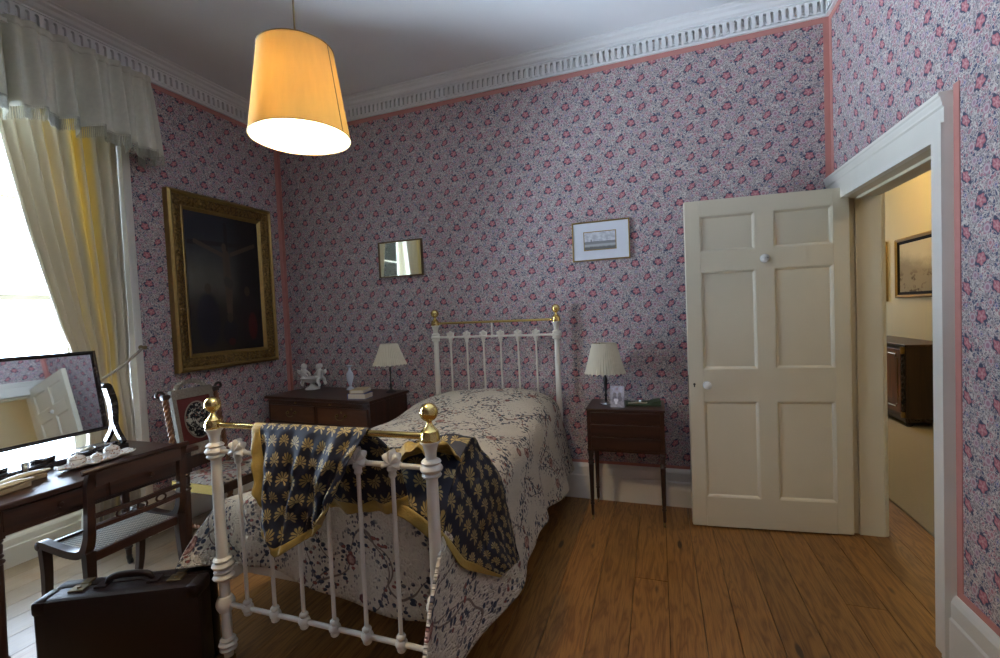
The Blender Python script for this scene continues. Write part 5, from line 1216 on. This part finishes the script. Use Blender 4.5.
MB().box(-L + T, -L + T + 0.015, pa0 + 0.115, pa1 - 0.115, pz0 + 0.115, pz1 - 0.115).build('canvas', 'oil', pt)
# small wall mirror
mr = thing('wall_mirror', 'small rectangular mirror in thin frame hung above the chest of drawers', 'mirror', (-2.02, D, 1.75))
mx0, mx1, mz0, mz1 = -2.232, -1.812, 1.742, 2.044
frame([(0, 0), (0, 0.022), (0.006, 0.024), (0.012, 0.018), (0.012, 0)], 'y-', mx0, mx1, mz0, mz1, D - 0.001, 'giltdark', mr)
MB().box(mx0 + 0.009, mx1 - 0.009, D - 0.016, D - 0.001, mz0 + 0.009, mz1 - 0.009).build('looking_glass', 'mirror_old', mr)
# framed landscape print
pr_ = thing('framed_print', 'small landscape print in white mount and thin gilt frame', 'picture', (-0.37, D, 1.75))
qx0, qx1, qz0, qz1 = -0.573, -0.168, 1.748, 2.030
frame([(0, 0), (0, 0.020), (0.004, 0.022), (0.009, 0.018), (0.009, 0)], 'y-', qx0, qx1, qz0, qz1, D - 0.001, 'gilt_plain', pr_)
MB().box(qx0 + 0.007, qx1 - 0.007, D - 0.014, D - 0.001, qz0 + 0.007, qz1 - 0.007).build('mount', 'mount', pr_)
ix0, ix1, iz0, iz1 = qx0 + 0.088, qx1 - 0.098, qz0 + 0.080, qz1 - 0.078
frame([(0, 0), (0, 0.0005), (0.006, 0.0005), (0.006, 0)], 'y-', ix0 - 0.006, ix1 + 0.006, iz0 - 0.006, iz1 + 0.006, D - 0.0142, 'gilt_plain', pr_, 'gilt_line')
g = G('landscape_print', 0.6); x, y, z = g.sep(g.coord('Object')); a = (x - ix0) / (ix1 - ix0); b = (z - iz0) / (iz1 - iz0)
n = g.noise(g.comb(a * 1.5, b, 0.0), 5.0, 5.0)
c = g.mix(g.sm(0.35, 0.65, n), (0.42, 0.42, 0.44), (0.62, 0.62, 0.63)); hz = 0.42 + 0.10 * g.noise(g.comb(a, 3.3, 0.0), 6.0, 4.0)
c = g.mix(g.sm(0.01, -0.01, b - hz), c, (0.22, 0.22, 0.22)); c = g.mix(g.sm(0.34, 0.28, b), c, (0.42, 0.41, 0.40)); c = g.mix(g.sm(0.22, 0.12, b + 0.15 * (n - 0.5)), c, (0.14, 0.13, 0.12))
c = g.mix(g.seg(a, b, 0.22, 0.44, 0.22, 0.58, 0.02), c, (0.16, 0.15, 0.15)); g.col(c); M['print'] = g.mat
MB().box(ix0, ix1, D - 0.0148, D - 0.0141, iz0, iz1).build('print_sheet', 'print', pr_)

# ------------------------------------------------------------------ hall furniture
hc = thing('hall_cabinet', 'dark wood cabinet with inlaid burr panel door in the hall', 'cabinet', (2.66, 6.4, 0))
hx0, hx1, hy0, hy1, hz_ = 2.448, 2.872, 5.846, 7.25, 0.882
MB().bbox(hx0 - 0.014, hx1, hy0 - 0.012, hy1 + 0.012, hz_ - 0.024, hz_, 0.005).build('top', 'mahog', hc)
MB().box(hx0, hx1, hy0, hy1, 0.075, hz_ - 0.024).build('carcass', 'darkwood', hc)
MB().bbox(hx0 - 0.012, hx1, hy0 - 0.010, hy1 + 0.010, 0.058, 0.10, 0.005).build('plinth', 'ebony', hc)
for x in (hx0 + 0.03, hx1 - 0.04):
    for y in (hy0 + 0.03, hy1 - 0.03): MB().lathe([(0.022, 0.012), (0.036, 0.022), (0.036, 0.045), (0.022, 0.06)], (x, y, 0), 14).build('bun_foot', 'ebony', hc, True)
for k in range(2):
    y0 = hy0 + 0.095 + k * 0.62; y1 = y0 + 0.55
    d_ = MB().bbox(hx0 - 0.010, hx0, y0, y1, 0.135, hz_ - 0.06, 0.003).build('cabinet_door', 'burr', hc)
    m = MB(); i0, i1, j0, j1 = y0 + 0.06, y1 - 0.06, 0.19, hz_ - 0.115; nn = 0.035; xx = hx0 - 0.0115
    m.tube([(xx, a_, b_) for a_, b_ in ((i0 + nn, j0), (i1 - nn, j0), (i1 - nn, j0 + nn), (i1, j0 + nn), (i1, j1 - nn), (i1 - nn, j1 - nn), (i1 - nn, j1), (i0 + nn, j1), (i0 + nn, j1 - nn), (i0, j1 - nn), (i0, j0 + nn), (i0 + nn, j0 + nn))], 0.004, 4, closed=True)
    m.build('brass_inlay', 'brass_old', d_)
    MB().lathe([(0.005, 0), (0.005, -0.012), (0.010, -0.018), (0.002, -0.024)], (hx0 - 0.010, y1 - 0.03, 0.50), 10, 'x').build('knob', 'brass_old', d_, True)
for y in (hy0 + 0.045, hy1 - 0.045):
    pc = twist('corner_column', (hx0 - 0.006, y, 0.16), (hx0 - 0.006, y, hz_ - 0.10), 0.020, 5, hc); pc.data.materials[0] = M['ebony']
    MB().lathe([(0.024, 0.10), (0.026, 0.13), (0.020, 0.16)], (hx0 - 0.006, y, 0), 12).lathe([(0.020, hz_ - 0.10), (0.027, hz_ - 0.06), (0.024, hz_ - 0.026)], (hx0 - 0.006, y, 0), 12).build('column_cap', 'gilt_plain', pc, True)
def hall_pic(y0, y1, z0_, z1_, label, seed, dark):
    t = thing('hall_picture', label, 'picture', (HX, (y0 + y1) / 2, z0_), 'gilt framed pictures on the hall wall')
    frame([(0, 0), (0, 0.028), (0.012, 0.036), (0.030, 0.026), (0.038, 0.018), (0.038, 0)], 'x-', y0, y1, z0_, z1_, HX - 0.001, 'hallgilt', t)
    frame([(0.038, 0), (0.038, 0.020), (0.056, 0.016), (0.072, 0.010), (0.072, 0)], 'x-', y0, y1, z0_, z1_, HX - 0.001, 'matblack', t, 'black_slip')
    g = G('hall_print_%d' % seed, 0.9, 0, 0.05); x, y, z = g.sep(g.coord('Object')); a = (y - y0) / (y1 - y0); b = (z - z0_) / (z1_ - z0_)
    n = g.noise(g.comb(a * 2.0, b * 2.0, float(seed)), 3.0, 6.0, 0.65)
    base_ = (0.60, 0.59, 0.52) if not dark else (0.10, 0.08, 0.05)
    c = g.mix(g.sm(0.62, 0.30, b + 0.30 * (n - 0.5) - 0.25 * a), base_, (0.30, 0.28, 0.24)); c = g.mix(g.sm(0.52, 0.62, n) * g.sm(0.55, 0.25, b), c, (0.12, 0.10, 0.085)); g.col(c)
    MB().box(HX - 0.008, HX - 0.001, y0 + 0.06, y1 - 0.06, z0_ + 0.06, z1_ - 0.06).build('picture_sheet', g.mat, t)
hall_pic(6.15, 7.10, 1.370, 2.105, 'pale landscape in gilt and black frame above hall cabinet', 1, False)
hall_pic(7.36, 8.20, 1.330, 2.12, 'dark picture in gilt frame farther along the hall wall', 2, True)
